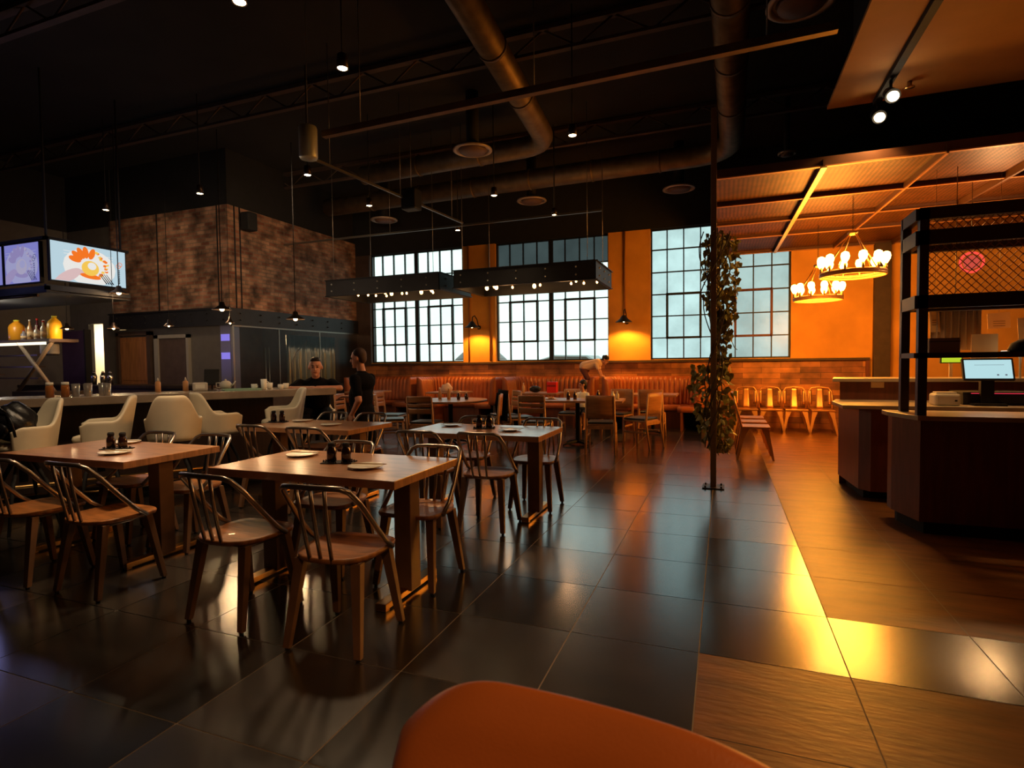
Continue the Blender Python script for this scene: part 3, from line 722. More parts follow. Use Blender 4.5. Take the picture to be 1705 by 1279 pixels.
def tray0():
    r = thing('condiment_tray', 'x', 'tray', (0,0,0)); q = MB(); q.box(-.1, .1, -.055, .055, 0, .006); q.build('tray_base', black, r, bevel=.002)
    q = MB()
    for i in range(16):
        a = i*2*PI/16; q.ball((.098*math.cos(a), .053*math.sin(a), .012), .006, u=6, v=4)
    q.build('beaded_rim', dsteel, r); return r
PT = Proto(tray0())
for x, y, n in ((-2.25, 2.86, 'front table'), (-4.25, 2.84, 'left table'), (-4.5, 4.72, 'rear left table'), (-2.1, 4.78, 'aisle table')):
    PT.put((x, y, .75), .3, 'dark oval condiment tray on the '+n)
    PB.put((x-.045, y-.012, .757), 0, 'dark sauce bottle, left one on the tray of the '+n, 'sauce bottles on the trays'); PB.put((x+.045, y+.014, .757), 0, 'dark sauce bottle, right one on the tray of the '+n, 'sauce bottles on the trays')

# bar
ba, bb = Vector((-6.35, 3.18, 0)), Vector((-4.6, 5.83, 0)); bd = (bb-ba).normalized(); bn = Vector((bd.y, -bd.x, 0))   # bn faces the tables
bs = ba-bd*2.6
bar = thing('bar_counter', 'long diagonal bar with taupe stone top and dark front', 'bar counter', (bs.x, bs.y, 0), math.atan2(bd.y, bd.x)); BL = (bb-bs).length
MB().box(0, BL, -0.0, .72, .985, 1.07).build('stone_top', stone, bar, bevel=.006)
MB().box(0, BL-.7, .26, .6, .08, .985).build('bar_front', dwood, bar); MB().box(0, BL-.75, .32, .58, 0, .08).build('toe_kick', black, bar)
MB().tube([(0, .18, .2), (BL-.7, .18, .2)], .02, 8).build('foot_rail', brass, bar)
def barp(s_, off, z=1.07): p = ba+bd*s_-bn*off; return (p.x, p.y, z)
inner = thing('back_counter', 'low dark counter running behind the bar by the brown door', 'counter', (-9.4, 6.9, 0))
MB().box(-3.2, 1.6, -.3, .3, 1.0, 1.05).build('worktop', dsteel, inner); MB().box(-3.2, 1.6, -.28, .28, 0, 1.0).build('cabinet_body', dwood, inner)

def stool0():
    r = thing('bar_chair', 'x', 'bar chair', (0,0,0))                     # opens toward +Y
    q = MB(); q.lathe([(.01, .66), (.17, .66), (.2, .68), (.21, .71), (.2, .735), (.17, .745), (.01, .75)], seg=28); q.build('seat', cream, r)
    def shell(u, v):
        a = -PI/2+(u-.5)*2*2.25                                            # wraps the rear and sides
        k = abs(u-.5)*2
        top = 1.1-.0*k if k < .32 else (1.1-(.24*((k-.32)/.33)**1.0 if k < .65 else .24))
        sm = .5-.5*math.cos(min(1, max(0, (k-.2)/.34))*PI); top = 1.1-.22*sm-(.03 if k > .93 else 0)
        z = .66+(top-.66)*v; rad = .2+.025*v
        yy = 1.0 if k < .5 else 1+.15*(k-.5)
        p = Vector((rad*math.cos(a), rad*math.sin(a)*yy-.01-.05*v*(1-k), z)); n = Vector((math.cos(a), math.sin(a), 0)); return p+n*.018, p-n*.018
    q = MB(); q.grid(shell, 40, 8); q.build('backrest', cream, r, subsurf=1)
    MB().lathe([(.03, .4), (.03, .64), (.1, .655), (.1, .665)], seg=14).build('pedestal', black, r)
    for i in range(4):
        a = i*PI/2+PI/4; MB().tube([(.05*math.cos(a), .05*math.sin(a), .62), (.16*math.cos(a), .16*math.sin(a), .4), (.25*math.cos(a), .25*math.sin(a), .0)], [.018, .016, .012], 8).build('leg', black, r)
    MB().tube([(.19*math.cos(a), .19*math.sin(a), .25) for a in [i*2*PI/24 for i in range(24)]], .009, 6, closed=True).build('foot_ring', brass, r)
    return r
PST = Proto(stool0())
for x, y, rz, lab in ((-5.56, 2.93, 3.0, 'cream bar chair holding a black backpack'), (-5.4, 3.46, 2.55, 'cream bar chair seen from the side, opening left'), (-4.93, 3.84, .85, 'cream bar chair seen squarely from behind'),
                      (-4.98, 4.42, -.35, 'cream bar chair behind another, its arm pointing right'), (-4.84, 5.12, 2.5, 'cream bar chair at the far end near the seated man')):
    PST.put((x, y, 0), rz, lab, 'cream bar chairs along the bar')
# backpack on the first chair
bp = thing('backpack', 'black backpack slumped on the leftmost bar chair', 'bag', (-5.53, 2.86, .752)); bp.scale = (.92, .92, .92)
q = MB(); q.ball((0, 0, .17), .2, .95, .75, .85, 20, 14)
for v in q.b.verts:
    c = v.co; v.co = c*(1+.06*math.sin(c.x*31+c.z*23)+.04*math.sin(c.y*47+c.z*39)); v.co.z = max(v.co.z, .002)
q.build('bag_body', bagm, bp)
MB().tube([(-.1, -.1, .27), (-.04, -.14, .33), (.06, -.14, .33), (.12, -.1, .26)], .009, 6).build('handle', bagm, bp); MB().tube([(.12, -.11, .27), (.2, -.12, .2), (.21, -.1, .06)], .012, 6).build('strap', bagm, bp)
q = MB(); q.ball((0.02, -.12, .12), .12, 1, .4, .7); q.build('pocket', bagm, bp)

# things on the bar
def bottle(name, cat, loc, prof, mat, capm, capprof, label, group=None):
    r = thing(name, label, cat, loc, 0, group); MB().lathe(prof, seg=16).build('bottle_body', mat, r)
    if capprof: MB().lathe(capprof, seg=12).build('cap', capm, r)
    return r
for s_, o_, lab in ((.36, .1, 'amber honey jar nearest on the bar'), (.48, .12, 'amber honey jar second along the bar')):
    bottle('honey_jar', 'jar', barp(s_, o_), [(.03, 0), (.036, .004), (.036, .1), (.03, .12)], whiskey, white, [(.032, .12), (.032, .15), (.01, .152)], lab)
for k, (s_, o_) in enumerate(((.56, .2), (.66, .32), (.66, .12), (.78, .3), (.82, .14))):
    bottle('water_glass', 'glass', barp(s_, o_), [(.03, 0), (.032, .004), (.037, .13), (.034, .13), (.028, .012)], M('tumbler %d' % k, (.5,.45,.4), .08, .6), white, None, ['clear tumbler right of the honey jars', 'clear tumbler behind its cluster on the bar', 'clear tumbler in the front of its cluster', 'tumbler catching light near the doorway', 'last tumbler of the bar cluster'][k], 'tumblers on the bar')
for s_, o_, lab in ((1.3, .66, 'slim orange squeeze bottle below the brown door'), (1.58, .66, 'slim orange squeeze bottle below the steel door frame')):
    bottle('squeeze_bottle', 'bottle', barp(s_, o_), [(.028, 0), (.03, .004), (.03, .11), (.015, .125)], M('orange squeeze', (.6,.28,.1), .5), bone, [(.015, .125), (.005, .165)], lab)
nb = thing('napkin_dispenser', 'white napkin dispenser in the middle of the bar', 'napkin dispenser', barp(1.72, .55), .9); MB().box(-.08, .08, -.06, .06, 0, .1).build('case', bone, nb, bevel=.015); MB().box(-.05, .05, -.062, -.059, .03, .08).build('napkin', white, nb)
tb = thing('card_terminal', 'dark upright tablet standing behind the bar', 'tablet', barp(1.86, .64), .7); MB().cbox((0, 0, .16), (.17, .02, .2), rx=-.25).build('screen', black, tb, bevel=.01); MB().box(-.06, .06, -.06, .06, 0, .012).box(-.01, .01, -.0, .02, .01, .1).build('stand', dsteel, tb)
tp = thing('teapot', 'round white teapot on the bar', 'teapot', barp(1.98, .45), .4); MB().ball((0,0,.06), .07, 1, 1, .85).build('pot_body', bone, tp); MB().tube([(.06,0,.05), (.1,0,.08), (.12,0,.11)], [.014,.01,.007], 8).build('spout', bone, tp); MB().ball((0,0,.125), .012).build('knob', bone, tp); MB().tube([(-.06,0,.09), (-.11,0,.09), (-.11,0,.04), (-.065,0,.03)], .007, 6).build('handle', bone, tp)
ty = thing('mint_tray', 'pale mint serving tray lying on the bar', 'tray', barp(2.12, .25), .98); q = MB(); q.box(-.2, .2, -.12, .12, 0, .008).box(-.2, .2, -.12, -.11, .008, .022).box(-.2, .2, .11, .12, .008, .022).box(-.2, -.19, -.12, .12, .008, .022).box(.19, .2, -.12, .12, .008, .022).build('tray_body', green, ty)
for k, s_ in enumerate((2.27, 2.36, 2.46, 2.56, 2.64)):
    o_ = (.3, .2, .35, .22, .3)[k]
    c_ = thing('tea_cup', ['white cup next to the mint tray', 'tall pale cup in the bar end cluster', 'white cup in the middle of the bar end cluster', 'low white cup toward the seated man', 'white cup closest to the seated man'][k], 'cup', barp(s_, o_), k, 'cups at the end of the bar')
    hh = (.07, .13, .08, .06, .07)[k]; MB().lathe([(.022, 0), (.03, .01), (.036, hh), (.032, hh), (.02, .012)], seg=16).build('cup_body', white, c_); MB().tube([(.033,0,hh*.8), (.055,0,hh*.7), (.05,0,hh*.35), (.03,0,hh*.3)], .005, 6).build('handle', white, c_)
for k, x in enumerate((-8.0, -8.35, -8.75)):
    r = thing('steel_shaker', ['steel shaker behind the bar left of the brown door', 'steel shaker behind the bar, middle one', 'steel shaker behind the bar beside the doorway'][k], 'shaker', (x-2.2, 6.75+.1*k, 1.05)); MB().lathe([(.04, 0), (.048, .15), (.03, .2)], seg=14).build('cup', chrome, r); MB().lathe([(.03, .2), (.02, .24), (.005, .25)], seg=14).build('lid', chrome, r)

# bar shelf with bottles
sh = thing('bar_shelf', 'lit overhead bar shelf on crossed timber braces', 'shelf', (-11.6, 6.0, 0))
MB().box(-2.1, 1.45, -.22, .22, 1.79, 1.84).build('shelf_board', darkw, sh); MB().box(-2.1, 1.38, -.235, -.222, 1.745, 1.79).build('light_strip', led, sh)
MB().box(-2.1, 1.4, -.2, .2, 1.785, 1.79).build('shelf_underside', wood_leg, sh)
for a, b in (((.62, -.2, 1.79), (1.5, -.2, .98)), ((1.42, -.16, 1.79), (.48, -.16, .98))): MB().tube([a, b], .038, 4).build('cross_brace', M('brace timber', (.3,.22,.14), .5, var=.2), sh)
MB().box(.48, 1.5, -.25, .25, .9, .98).build('shelf_base', dwood, sh)
for k in range(3): MB().box(-2.0, .55, .1, .22, 1.18+.2*k, 1.2+.2*k).build('lower_shelf', dsteel, sh)
BT = [('juice_jug', 'jug', -11.3, .115, .35, juice, 'orange juice jug at the left on the bar shelf'), ('juice_jug', 'jug', -10.3, .1, .38, M('yellow juice', (.9,.5,.02), .35), 'yellow juice carafe at the right end of the bar shelf')]
for nm, ct, x, rr, hh, mt, lab in BT:
    r = thing(nm, lab, ct, (x, 5.95, 1.84)); MB().lathe([(rr*.9, 0), (rr, .01), (rr, hh*.62), (rr*.85, hh*.75), (rr*.35, hh*.9), (rr*.32, hh*.93)], seg=20).build('jug_body', mt, r); MB().lathe([(rr*.36, hh*.93), (rr*.36, hh), (.01, hh)], seg=14).build('cap', M(nm+'cap'+str(x), (.75,.7,.05), .4), r)
cols = [(.3,.28,.3), (.5,.16,.05), (.55,.3,.12), (.12,.03,.04), (.6,.5,.35), (.4,.1,.06), (.7,.6,.4), (.25,.05,.05)]
names = ['small clear liquor bottle beside the orange jug', 'short-necked brown liquor bottle', 'amber liquor bottle with a red cap', 'dark red liquor bottle', 'pale gold liquor bottle', 'russet liquor bottle', 'cream-labelled liquor bottle', 'dark wine-red bottle beside the yellow carafe']
for k in range(8):
    hh = (.17, .25, .34, .36, .24, .33, .31, .27)[k]; rr = .042
    r = thing('liquor_bottle', names[k]+' on the bar shelf', 'bottle', (-11.08+k*.088, 5.93+(.06 if k % 2 else 0), 1.84), 0, 'liquor bottles on the bar shelf')
    MB().lathe([(rr*.9, 0), (rr, .008), (rr, hh*.58), (rr*.4, hh*.75), (rr*.33, hh*.92)], seg=14).build('bottle_body', M('liquor %d' % k, cols[k], .15, coat=.5), r)
    MB().lathe([(rr*.4, hh*.92), (rr*.4, hh), (.003, hh)], seg=10).build('cap', (redp, white, bone)[k % 3], r); MB().lathe([(rr+.001, hh*.15), (rr+.001, hh*.42)], seg=14).build('bottle_label', white if k % 2 else paperm, r)
for k in range(2):
    r = thing('glass_canister', ['pair-left pale glass canister under the bar shelf', 'pair-right pale glass canister under the bar shelf'][k], 'canister', (-10.72+k*.2, 6.05, 1.6), 0); MB().lathe([(.07, 0), (.08, .01), (.08, .15), (.07, .17)], seg=16).build('canister_body', bone, r)
    MB().lathe([(.075, -.02), (.075, -.002)], seg=12).build('base', dsteel, r)
tw = thing('wine_glass_rack', 'row of hanging stemmed glasses glinting at the left edge', 'glass rack', (-11.9, 5.6, 1.2)); q = MB()
MB().box(-1.0, .75, -.08, .08, .06, .08).build('rack_rail', dsteel, tw)
for k in range(13):
    q = MB(); q.lathe([(.03, .055), (.005, .05), (.005, .0), (.03, -.03), (.035, -.08), (.025, -.1)], (-.9+k*.125, 0, 0), 10); q.build('stem_glass', chrome, tw)
pn = thing('purple_partition', 'dark plum partition between bar and kitchen doorway', 'partition', (-11.96, 7.4, 0)); MB().box(-.55, .13, -.05, .05, 0, 2.1).build('panel', purplew, pn); MB().box(.13, .17, -.06, .06, 0, 2.12).build('edge_trim', black, pn)
# lit scullery shelf visible in opening
sk = thing('storage_shelf', 'bright storage shelf in the kitchen doorway', 'shelf', (-13.2, 9.55, 0))
for k in range(4): MB().box(-.3, .3, -.15, .15, .6+k*.42, .63+k*.42).build('shelf_board', rail, sk)
MB().box(-.3, -.27, -.15, .15, 0, 2.1).build('upright', rail, sk)
pointlight((-13.2, 9.0, 2.3), 35, (1,.82,.5), .1)
spotlight('kitchen strip', (-13.2, 9.3, 2.5), 230, (1,.8,.5), 150, (-13.0, 9.3, 0), .1)

# menu screens on a hanging frame over the bar
tv = thing('hanging_screen_frame', 'black hanging steel frame that carries the menu screens', 'screen frame', (-9.0, 5.12, 0))
q = MB(); q.box(-.05, 0, 0, 1.2, 2.48, 2.56).box(-3.5, 0, 0, .05, 2.46, 2.54).box(-.05, 0, 0, 1.2, 3.2, 3.24).box(-3.5, 0, 0, .05, 3.2, 3.24); q.build('lower_ring', black, tv)
q = MB(); q.box(-3.5, 0, 0, 1.2, 2.44, 2.46); q.build('soffit_board', blackceil, tv)
for x, y in ((-.05, .05), (-.05, 1.1), (-1.7, .05)): MB().tube([(x, y, 3.2), (x, y, 5.6)], .015, 6).build('hanging_rod', black, tv)
MB().tube([(-.3, .06, 2.42), (-3.4, .06, 2.42)], .02, 6).build('conduit', dsteel, tv)
def tvpic(root, mt, pal, W_, H_):
    """food picture: plate, petal-like pieces, hand, fork and lettering strokes, all on the screen's own glass"""
    base, orange, yel, wht, pink, ink = pal
    q = MB(); q.use(base).box(-W_/2, W_/2, -.004, 0, -H_/2, H_/2)
    def disc(m, x, z, rx, rz_, d, n=18, rot=0):
        q.use(m); x *= 1.2; z *= 1.2; rx *= 1.25; rz_ *= 1.25; cl_ = lambda v_, m_: max(-m_, min(m_, v_)); pts = [(cl_(x+rx*math.cos(a)*math.cos(rot)-rz_*math.sin(a)*math.sin(rot), W_/2-.004), -.004-d, cl_(z+rx*math.cos(a)*math.sin(rot)+rz_*math.sin(a)*math.cos(rot), H_/2-.004)) for a in [i*2*PI/n for i in range(n)]]
        q._f([q.b.verts.new(p) for p in pts])
    disc(wht, .0, -.03, .3, .22, .0005); disc(pink, -.26, -.17, .17, .06, .0008, rot=.6); disc(pink, -.18, -.12, .12, .035, .0009, rot=.3)
    rr = random.Random(3)
    for i, a in enumerate((2.9, 2.5, 2.1, 1.7, 1.2)): disc(orange, -.03+.15*math.cos(a), .02+.13*math.sin(a), .07, .034, .001+.0001*i, rot=a)
    for i in range(26): a = -.9+i*.085; disc((orange, yel, wht)[i % 3], .02+(.17+rr.uniform(-.03, .03))*math.cos(a), .0+(.15+rr.uniform(-.03, .03))*math.sin(a), .022, .016, .0015+i*.00002, 8)
    disc(orange, .0, -.14, .12, .03, .002, rot=-.1); disc(yel, .0, -.04, .1, .09, .0022); disc((wht), .02, -.01, .05, .045, .0024)
    q.use(ink)
    for i in range(4):
        x = .12+i*.035; q._f([q.b.verts.new(p) for p in ((x, -.007, -.11), (x+.01, -.007, -.11), (x+.12, -.007, -.25), (x+.105, -.007, -.26))])
    q.use(wht); 
    for z in (.1, .14): q.box(-.36, .34, -.0042, -.004, z+.02, z+.028)
    q.use(ink)
    for i in range(7): z = -.02-i*.032; x = W_/2-.1; q.box(x-.02, x+.014, -.0052, -.0045, z, z+.007).box(x-.004, x+.004, -.0052, -.0045, z-.02, z+.012).box(x-.02+.004*i, x-.012, -.0052, -.0045, z-.012, z)
    q.use(orange if orange is org_s else ink)
    for (cx, cz_) in ((W_/2-.11, .045), (W_/2-.085, .075)):
        for i in range(14):
            a = i*2*PI/14; b_ = (i+1)*2*PI/14; q._f([q.b.verts.new((cx+r_*math.cos(t_), -.006, cz_+r_*math.sin(t_))) for r_, t_ in ((.028, a), (.028, b_), (.036, b_), (.036, a))])
    o = q.build('screen', base, root); return o
def screen(loc, rz, label, W_, H_, pal, tilt=0):
    r = thing('menu_screen', label, 'screen', loc, rz); 
    MB().box(-W_/2-.015, W_/2+.015, 0.001, .05, -H_/2-.015, H_/2+.015).build('bezel', black, r); tvpic(r, None, pal, W_, H_); return r
screen((-8.97, 5.70, 2.91), PI/2, 'bright menu screen showing orange food on a plate', 1.06, .56, (blue_s, org_s, yelf_s, wht_s, pink_s, ink_s))
lp = (lav_s, EM('lilac shape', (.42,.36,.72), .6), EM('lilac light shape', (.6,.56,.8), .6), lav2_s, EM('lilac pink shape', (.5,.42,.75), .6), EM('lilac ink', (.12,.12,.35), .5))
screen((-9.5, 5.1, 2.88), 0, 'lavender menu screen left of the bright one, leaning left', .78, .56, lp)
screen((-10.4, 5.1, 2.88), 0, 'lavender menu screen cut by the left edge of the frame', .86, .56, lp)
pointlight((-8.4, 5.7, 2.8), 8, (.75,.85,1), .3); pointlight((-9.8, 4.6, 2.7), 6, (.4,.4,1), .3); pointlight((-12.2, 5.4, 1.5), 7, (.35,.3,1), .2)

# pendants over bar and kitchen edge
def pend0():
    r = thing('pendant_lamp', 'x', 'pendant lamp', (0,0,0)); MB().lathe([(.02, .11), (.035, .1), (.045, .05), (.13, .0), (.14, -.012), (.125, -.01), (.03, .04)], seg=20).build('shade', dsteel, r)
    MB().tube([(0,0,.1), (0,0,2.6)], .007, 6).build('cord', black, r); MB().ball((0,0,.0), .032).build('bulb', lamph, r); return r
PP = Proto(pend0())
for x, y, z, s_, lab in ((-6.9, 6.2, 2.2, 1, 'pendant lamp in front of the brick corner'), (-6.0, 6.7, 2.06, 1, 'pendant lamp above the seated man'), (-8.8, 6.0, 2.52, 1, 'pendant lamp just below the bright menu screen'),
                     (-8.95, 6.0, 1.98, .6, 'small pendant lamp over the scullery doorway'), (-8.0, 6.2, 2.0, .5, 'small pendant lamp before the steel beam'), (-6.75, 6.2, 2.0, .45, 'small pendant lamp at the violet-lit column'), (-9.9, 5.9, 2.0, .7, 'small pendant lamp beside the yellow carafe')):
    o = PP.put((x, y, z), 0, lab, 'pendants over the bar'); o.scale = (s_, s_, 1 if s_ == 1 else .8)
    pointlight((x, y, z-.06), 13*s_, (1,.62,.3), .03)

# ---------------------------------------------------------------- banquettes
def booth(x0, x1, label):
    r = thing('booth_bench', label, 'booth', ((x0+x1)/2, WY-.06, 0)); L = x1-x0; dep = 1.0; rad = .45
    # plan path of the back: side wing, rounded corner, back, corner, wing
    path = []
    def add(px_, py_): path.append(Vector((px_, py_, 0)))
    for i in range(8): add(-L/2+.09, -dep+(dep-rad-.09)*i/8)
    for i in range(9): a = PI-(PI/2)*i/8; add(-L/2+.09+rad+rad*math.cos(a), -rad-.09+rad*math.sin(a))
    n = int((L-.18-2*rad)/.085)
    for i in range(1, n): add(-L/2+.09+rad+(L-.18-2*rad)*i/n, -.09)
    for i in range(9): a = PI/2-(PI/2)*i/8; add(L/2-.09-rad+rad*math.cos(a), -rad-.09+rad*math.sin(a))
    for i in range(1, 9): add(L/2-.09, -rad-.09-(dep-rad-.09)*i/8)
    ds = [0]
    for i in range(1, len(path)): ds.append(ds[-1]+(path[i]-path[i-1]).length)
    def at(d_):
        d_ = min(max(d_, 0), ds[-1]-1e-5)
        for i in range(1, len(ds)):
            if ds[i] >= d_: t = (d_-ds[i-1])/(ds[i]-ds[i-1]+1e-9); return path[i-1].lerp(path[i], t), (path[i]-path[i-1]).normalized()
    NC = int(ds[-1]/.1); q = MB(); N = NC*6
    def back(u, v):
        p, t = at(u*ds[-1]); nn = Vector((t.y, -t.x, 0))                  # toward the sitter
        ch = abs(math.sin(u*NC*PI)); puff = .045*ch**.6
        z = .44+.61*v; top = math.sin(min(1, (1-v)*7)*PI/2) if v > .5 else 1
        f = p+nn*(.05+puff)*max(.15, top)+nn*.07*(1-v); return Vector((f.x, f.y, z)), Vector((p.x-nn.x*.03, p.y-nn.y*.03, z))
    q.grid(back, N, 8); q.build('channelled_back', leather, r)
    q = MB()
    def plinth(u, v): p, t = at(u*ds[-1]); nn = Vector((t.y, -t.x, 0)); f = p+nn*.03; return Vector((f.x, f.y, .0+.46*v)), Vector((p.x-nn.x*.03, p.y-nn.y*.03, .46*v))
    q.grid(plinth, 60, 1, sm=False); q.build('back_panel', darkw, r)
    q = MB()
    def seat(u, v):
        p, t = at(u*ds[-1]); nn = Vector((t.y, -t.x, 0)); w_ = .1+.38*v
        c_ = Vector((0, -1.1, 0)); f = p+nn*w_; return Vector((f.x, f.y, .455+.015*math.sin(v*PI))), Vector((f.x, f.y, .36))
    q.grid(seat, 60, 4); q.build('seat_cushion', leather, r)
    q = MB()
    def base(u, v): p, t = at(u*ds[-1]); nn = Vector((t.y, -t.x, 0)); f = p+nn*.42; g = p+nn*.38; return Vector((f.x, f.y, .0+.36*v)), Vector((g.x, g.y, .36*v))
    q.grid(base, 60, 1, sm=False); q.build('seat_base', redwood, r)
booth(-8.7, -6.72, 'channel-tufted leather booth behind the standing man'); booth(-6.68, -4.6, 'channel-tufted leather booth with the peach towel on its table')
booth(-4.56, -2.42, 'channel-tufted leather booth under the middle window, where the child climbs'); booth(-2.38, -.28, 'channel-tufted leather booth beside the ivy post')

def ped_table(x, y, shape, label, w_=.75, d_=.75, rz=0):
    t = thing('pedestal_table', label, 'table', (x, y, 0), rz)
    if shape == 'round': MB().lathe([(.01, .715), (w_/2-.01, .715), (w_/2, .725), (w_/2, .745), (w_/2-.005, .75), (.01, .75)], seg=40, sm=False).build('tabletop', oakp, t)
    else: MB().box(-w_/2, w_/2, -d_/2, d_/2, .715, .75).build('tabletop', oakp, t, bevel=.004)
    MB().lathe([(.035, .03), (.035, .7), (.1, .715)], seg=12).build('column', black, t)
    q = MB()
    for i in range(4): a = i*PI/2+PI/4; q.tube([(0,0,.06), (.2*math.cos(a), .2*math.sin(a), .04), (.3*math.cos(a), .3*math.sin(a), .012)], [.03, .02, .012], 8)
    q.build('base', black, t); return t
ped_table(-4.35, 8.5, 'round', 'round table in front of the towel booth', 1.25)
ped_table(-2.25, 8.95, 'rect', 'rectangular rear table near the two large pale chairs', 1.5, .75, .1)
ped_table(-5.6, 10.9, 'rect', 'booth table with a peach towel', .8, .7); ped_table(-3.5, 10.9, 'rect', 'booth table with a red box and black bag', .85, .7)
ped_table(-1.25, 10.75, 'rect', 'booth table close to the ivy post', .9, .7); ped_table(-7.7, 10.9, 'rect', 'booth table behind the standing man', .8, .7)

def wood_chair(kind):
    c = thing('dining_chair', 'x', 'chair', (0,0,0))
    MB().box(-.21, .21, -.19, .22, .415, .44).build('seat', beech, c, bevel=.006)
    MB().box(-.2, .2, -.17, .21, .441, .475).build('seat_cushion', cush, c, bevel=.014)
    for s_ in (-1, 1):
        q = MB(); q.tube([(s_*.215, -.27, 0), (s_*.205, -.2, .42), (s_*.2, -.24, .86)], [.016, .022, .015], 4); q.build('leg', beech, c)
        q = MB(); q.tube([(s_*.21, .22, 0), (s_*.195, .19, .42)], [.015, .021], 4); q.build('leg', beech, c)
        MB().box(s_*.2-.012, s_*.2+.012, -.19, .19, .24, .265).build('side_rail', beech, c)
    MB().box(-.19, .19, -.21, -.19, .37, .42).build('back_rail', beech, c)
    def panel(z0, z1):
        q = MB()
        def f(u, v):
            x = -.2+.4*u; z = z0+(z1-z0)*v; y = -.215-.03*(z-.45)/.4-.035*math.sin(u*PI); return Vector((x, y, z)), Vector((x, y+.016, z))
        q.grid(f, 12, 4); return q
    if kind == 'panel': panel(.53, .87).build('backrest', beechp, c)
    else:
        panel(.6, .68).build('backrest_slat', beechp, c); panel(.7, .75).build('backrest_slat', beechp, c); panel(.77, .87).build('backrest_slat', beechp, c)
    return c
PW = Proto(wood_chair('panel')); PL = Proto(wood_chair('slat'))
g_ = 'pale timber dining chairs at the rear'
for x, y, rz, lab in ((-1.72, 8.3, .12, 'pale timber chair with solid back turned squarely to us, nearest the aisle'), (-1.22, 9.0, 1.15, 'pale timber chair with solid back angled left at the end of the rear table'),
                      (-2.55, 9.75, PI, 'orange-lit solid back chair on the far side of the rear table'), (-3.22, 8.75, -.9, 'solid back chair with a black jacket at the left end of the rear table'),
                      (-3.55, 8.15, 1.9, 'solid back chair at the right side of the round table, angled'), (-1.75, 9.8, PI-.2, 'orange-lit solid back chair half hidden beyond the nearest pale chair'), (-1.2, 10.2, .0, 'solid back chair at the booth table by the ivy')):
    PW.put((x, y, 0), rz, lab, g_)
for x, y, rz, lab in ((-2.7, 8.15, .0, 'slat back timber chair in front of the rear table'), (-4.35, 7.65, .1, 'slat back timber chair nearest at the round table'), (-5.15, 7.9, -1.0, 'slat back timber chair at the left of the round table'),
                      (-5.6, 8.6, -1.4, 'slat back timber chair second left of the round table'), (-5.9, 7.9, -1.3, 'slat back timber chair beside the standing man'), (-3.6, 9.1, 2.3, 'slat back timber chair beyond the round table')):
    PL.put((x, y, 0), rz, lab, g_)
jk = thing('jacket', 'black jacket hung over the chair back at the rear table', 'jacket', (-3.33, 8.6, 0), -.9); q = MB()
def jf(u, v): x = -.24+.48*u; z = .42+.5*v; y = -.075-.05*math.sin(u*PI)-.02*math.sin(u*14)*(1-v); return Vector((x, y, z)), Vector((x, y-.03, z))
q.grid(jf, 14, 6); q.build('jacket_cloth', blackc, jk); MB().tube([(-.2, -.1, .85), (-.26, -.12, .65), (-.25, -.1, .45)], [.05, .045, .035], 8).build('sleeve', blackc, jk)
# clutter on the rear tables
def tower(name, label, cat, loc, parts, grp=None):
    r = thing(name, label, cat, loc, 0, grp)
    for pn_, prof, mt in parts: MB().lathe(prof, seg=14).build(pn_, mt, r)
def btl(nm, lab, loc, mt, h=.2, g=None): tower(nm, lab, 'bottle', loc, [('bottle_body', [(.028, 0), (.03, .004), (.03, h*.6), (.012, h*.8), (.012, h*.9)], mt), ('cap', [(.013, h*.9), (.013, h), (.003, h)], white)], g)
btl('sauce_bottle', 'tall tan sauce bottle, left one on the round table', (-4.58, 8.55, .75), M('tan sauce', (.5,.25,.1), .4), .2); btl('sauce_bottle', 'tall tan sauce bottle, right one on the round table', (-4.42, 8.57, .75), M('tan sauce two', (.5,.25,.1), .4), .2)
btl('sauce_bottle', 'short black sauce bottle on the round table', (-4.2, 8.5, .75), soy, .13); btl('sauce_bottle', 'short dark sauce bottle with white top on the round table', (-4.08, 8.56, .75), soy, .12)
btl('sauce_bottle', 'dark bottle cluster piece, left on the rear rectangular table', (-2.38, 8.85, .75), soy, .14); btl('sauce_bottle', 'dark bottle, right one on the rear rectangular table', (-2.28, 8.9, .75), soy, .14); btl('sauce_bottle', 'dark bottle far side on the rear rectangular table', (-1.95, 9.15, .75), soy, .14)
btl('spice_shaker', 'white spice shaker standing at the right of the rear rectangular table', (-1.62, 9.08, .75), bone, .13); btl('spice_shaker', 'pale spice shaker second at the right of the rear table', (-1.68, 9.02, .75), white, .13)
btl('sauce_bottle', 'pale sauce bottle on the red box table', (-3.85, 10.8, .75), M('pale sauce', (.7,.4,.2), .5), .2)
r = thing('red_box', 'bright red box standing on the booth table', 'box', (-3.25, 10.85, .75)); MB().box(-.1, .1, -.06, .06, 0, .22).build('carton', M('red carton', (.75,.02,.015), .5, emit=(1,.02,.01), es=.0), r, bevel=.006); MB().box(-.09, .09, -.062, -.0605, .12, .16).build('printed_band', M('dark red print', (.3,.01,.01), .5), r)
r = thing('handbag', 'small black handbag on the red box table', 'bag', (-3.6, 10.8, .75)); q = MB(); q.ball((0,0,.07), .13, 1, .5, .52); q.build('bag_body', bagm, r); MB().tube([(-.07,0,.12), (-.04,0,.18), (.04,0,.18), (.07,0,.12)], .007, 6).build('handle', bagm, r)
r = thing('towel', 'crumpled peach towel on the left booth table', 'towel', (-5.65, 10.85, .75)); q = MB(); q.ball((0,0,.07), .13, 1, .8, .85, 18, 12)
for v in q.b.verts: v.co *= 1+.12*math.sin(v.co.x*40)*math.cos(v.co.z*37+v.co.y*20); v.co.z = max(0, v.co.z)
q.build('towel_cloth', pinkc, r)
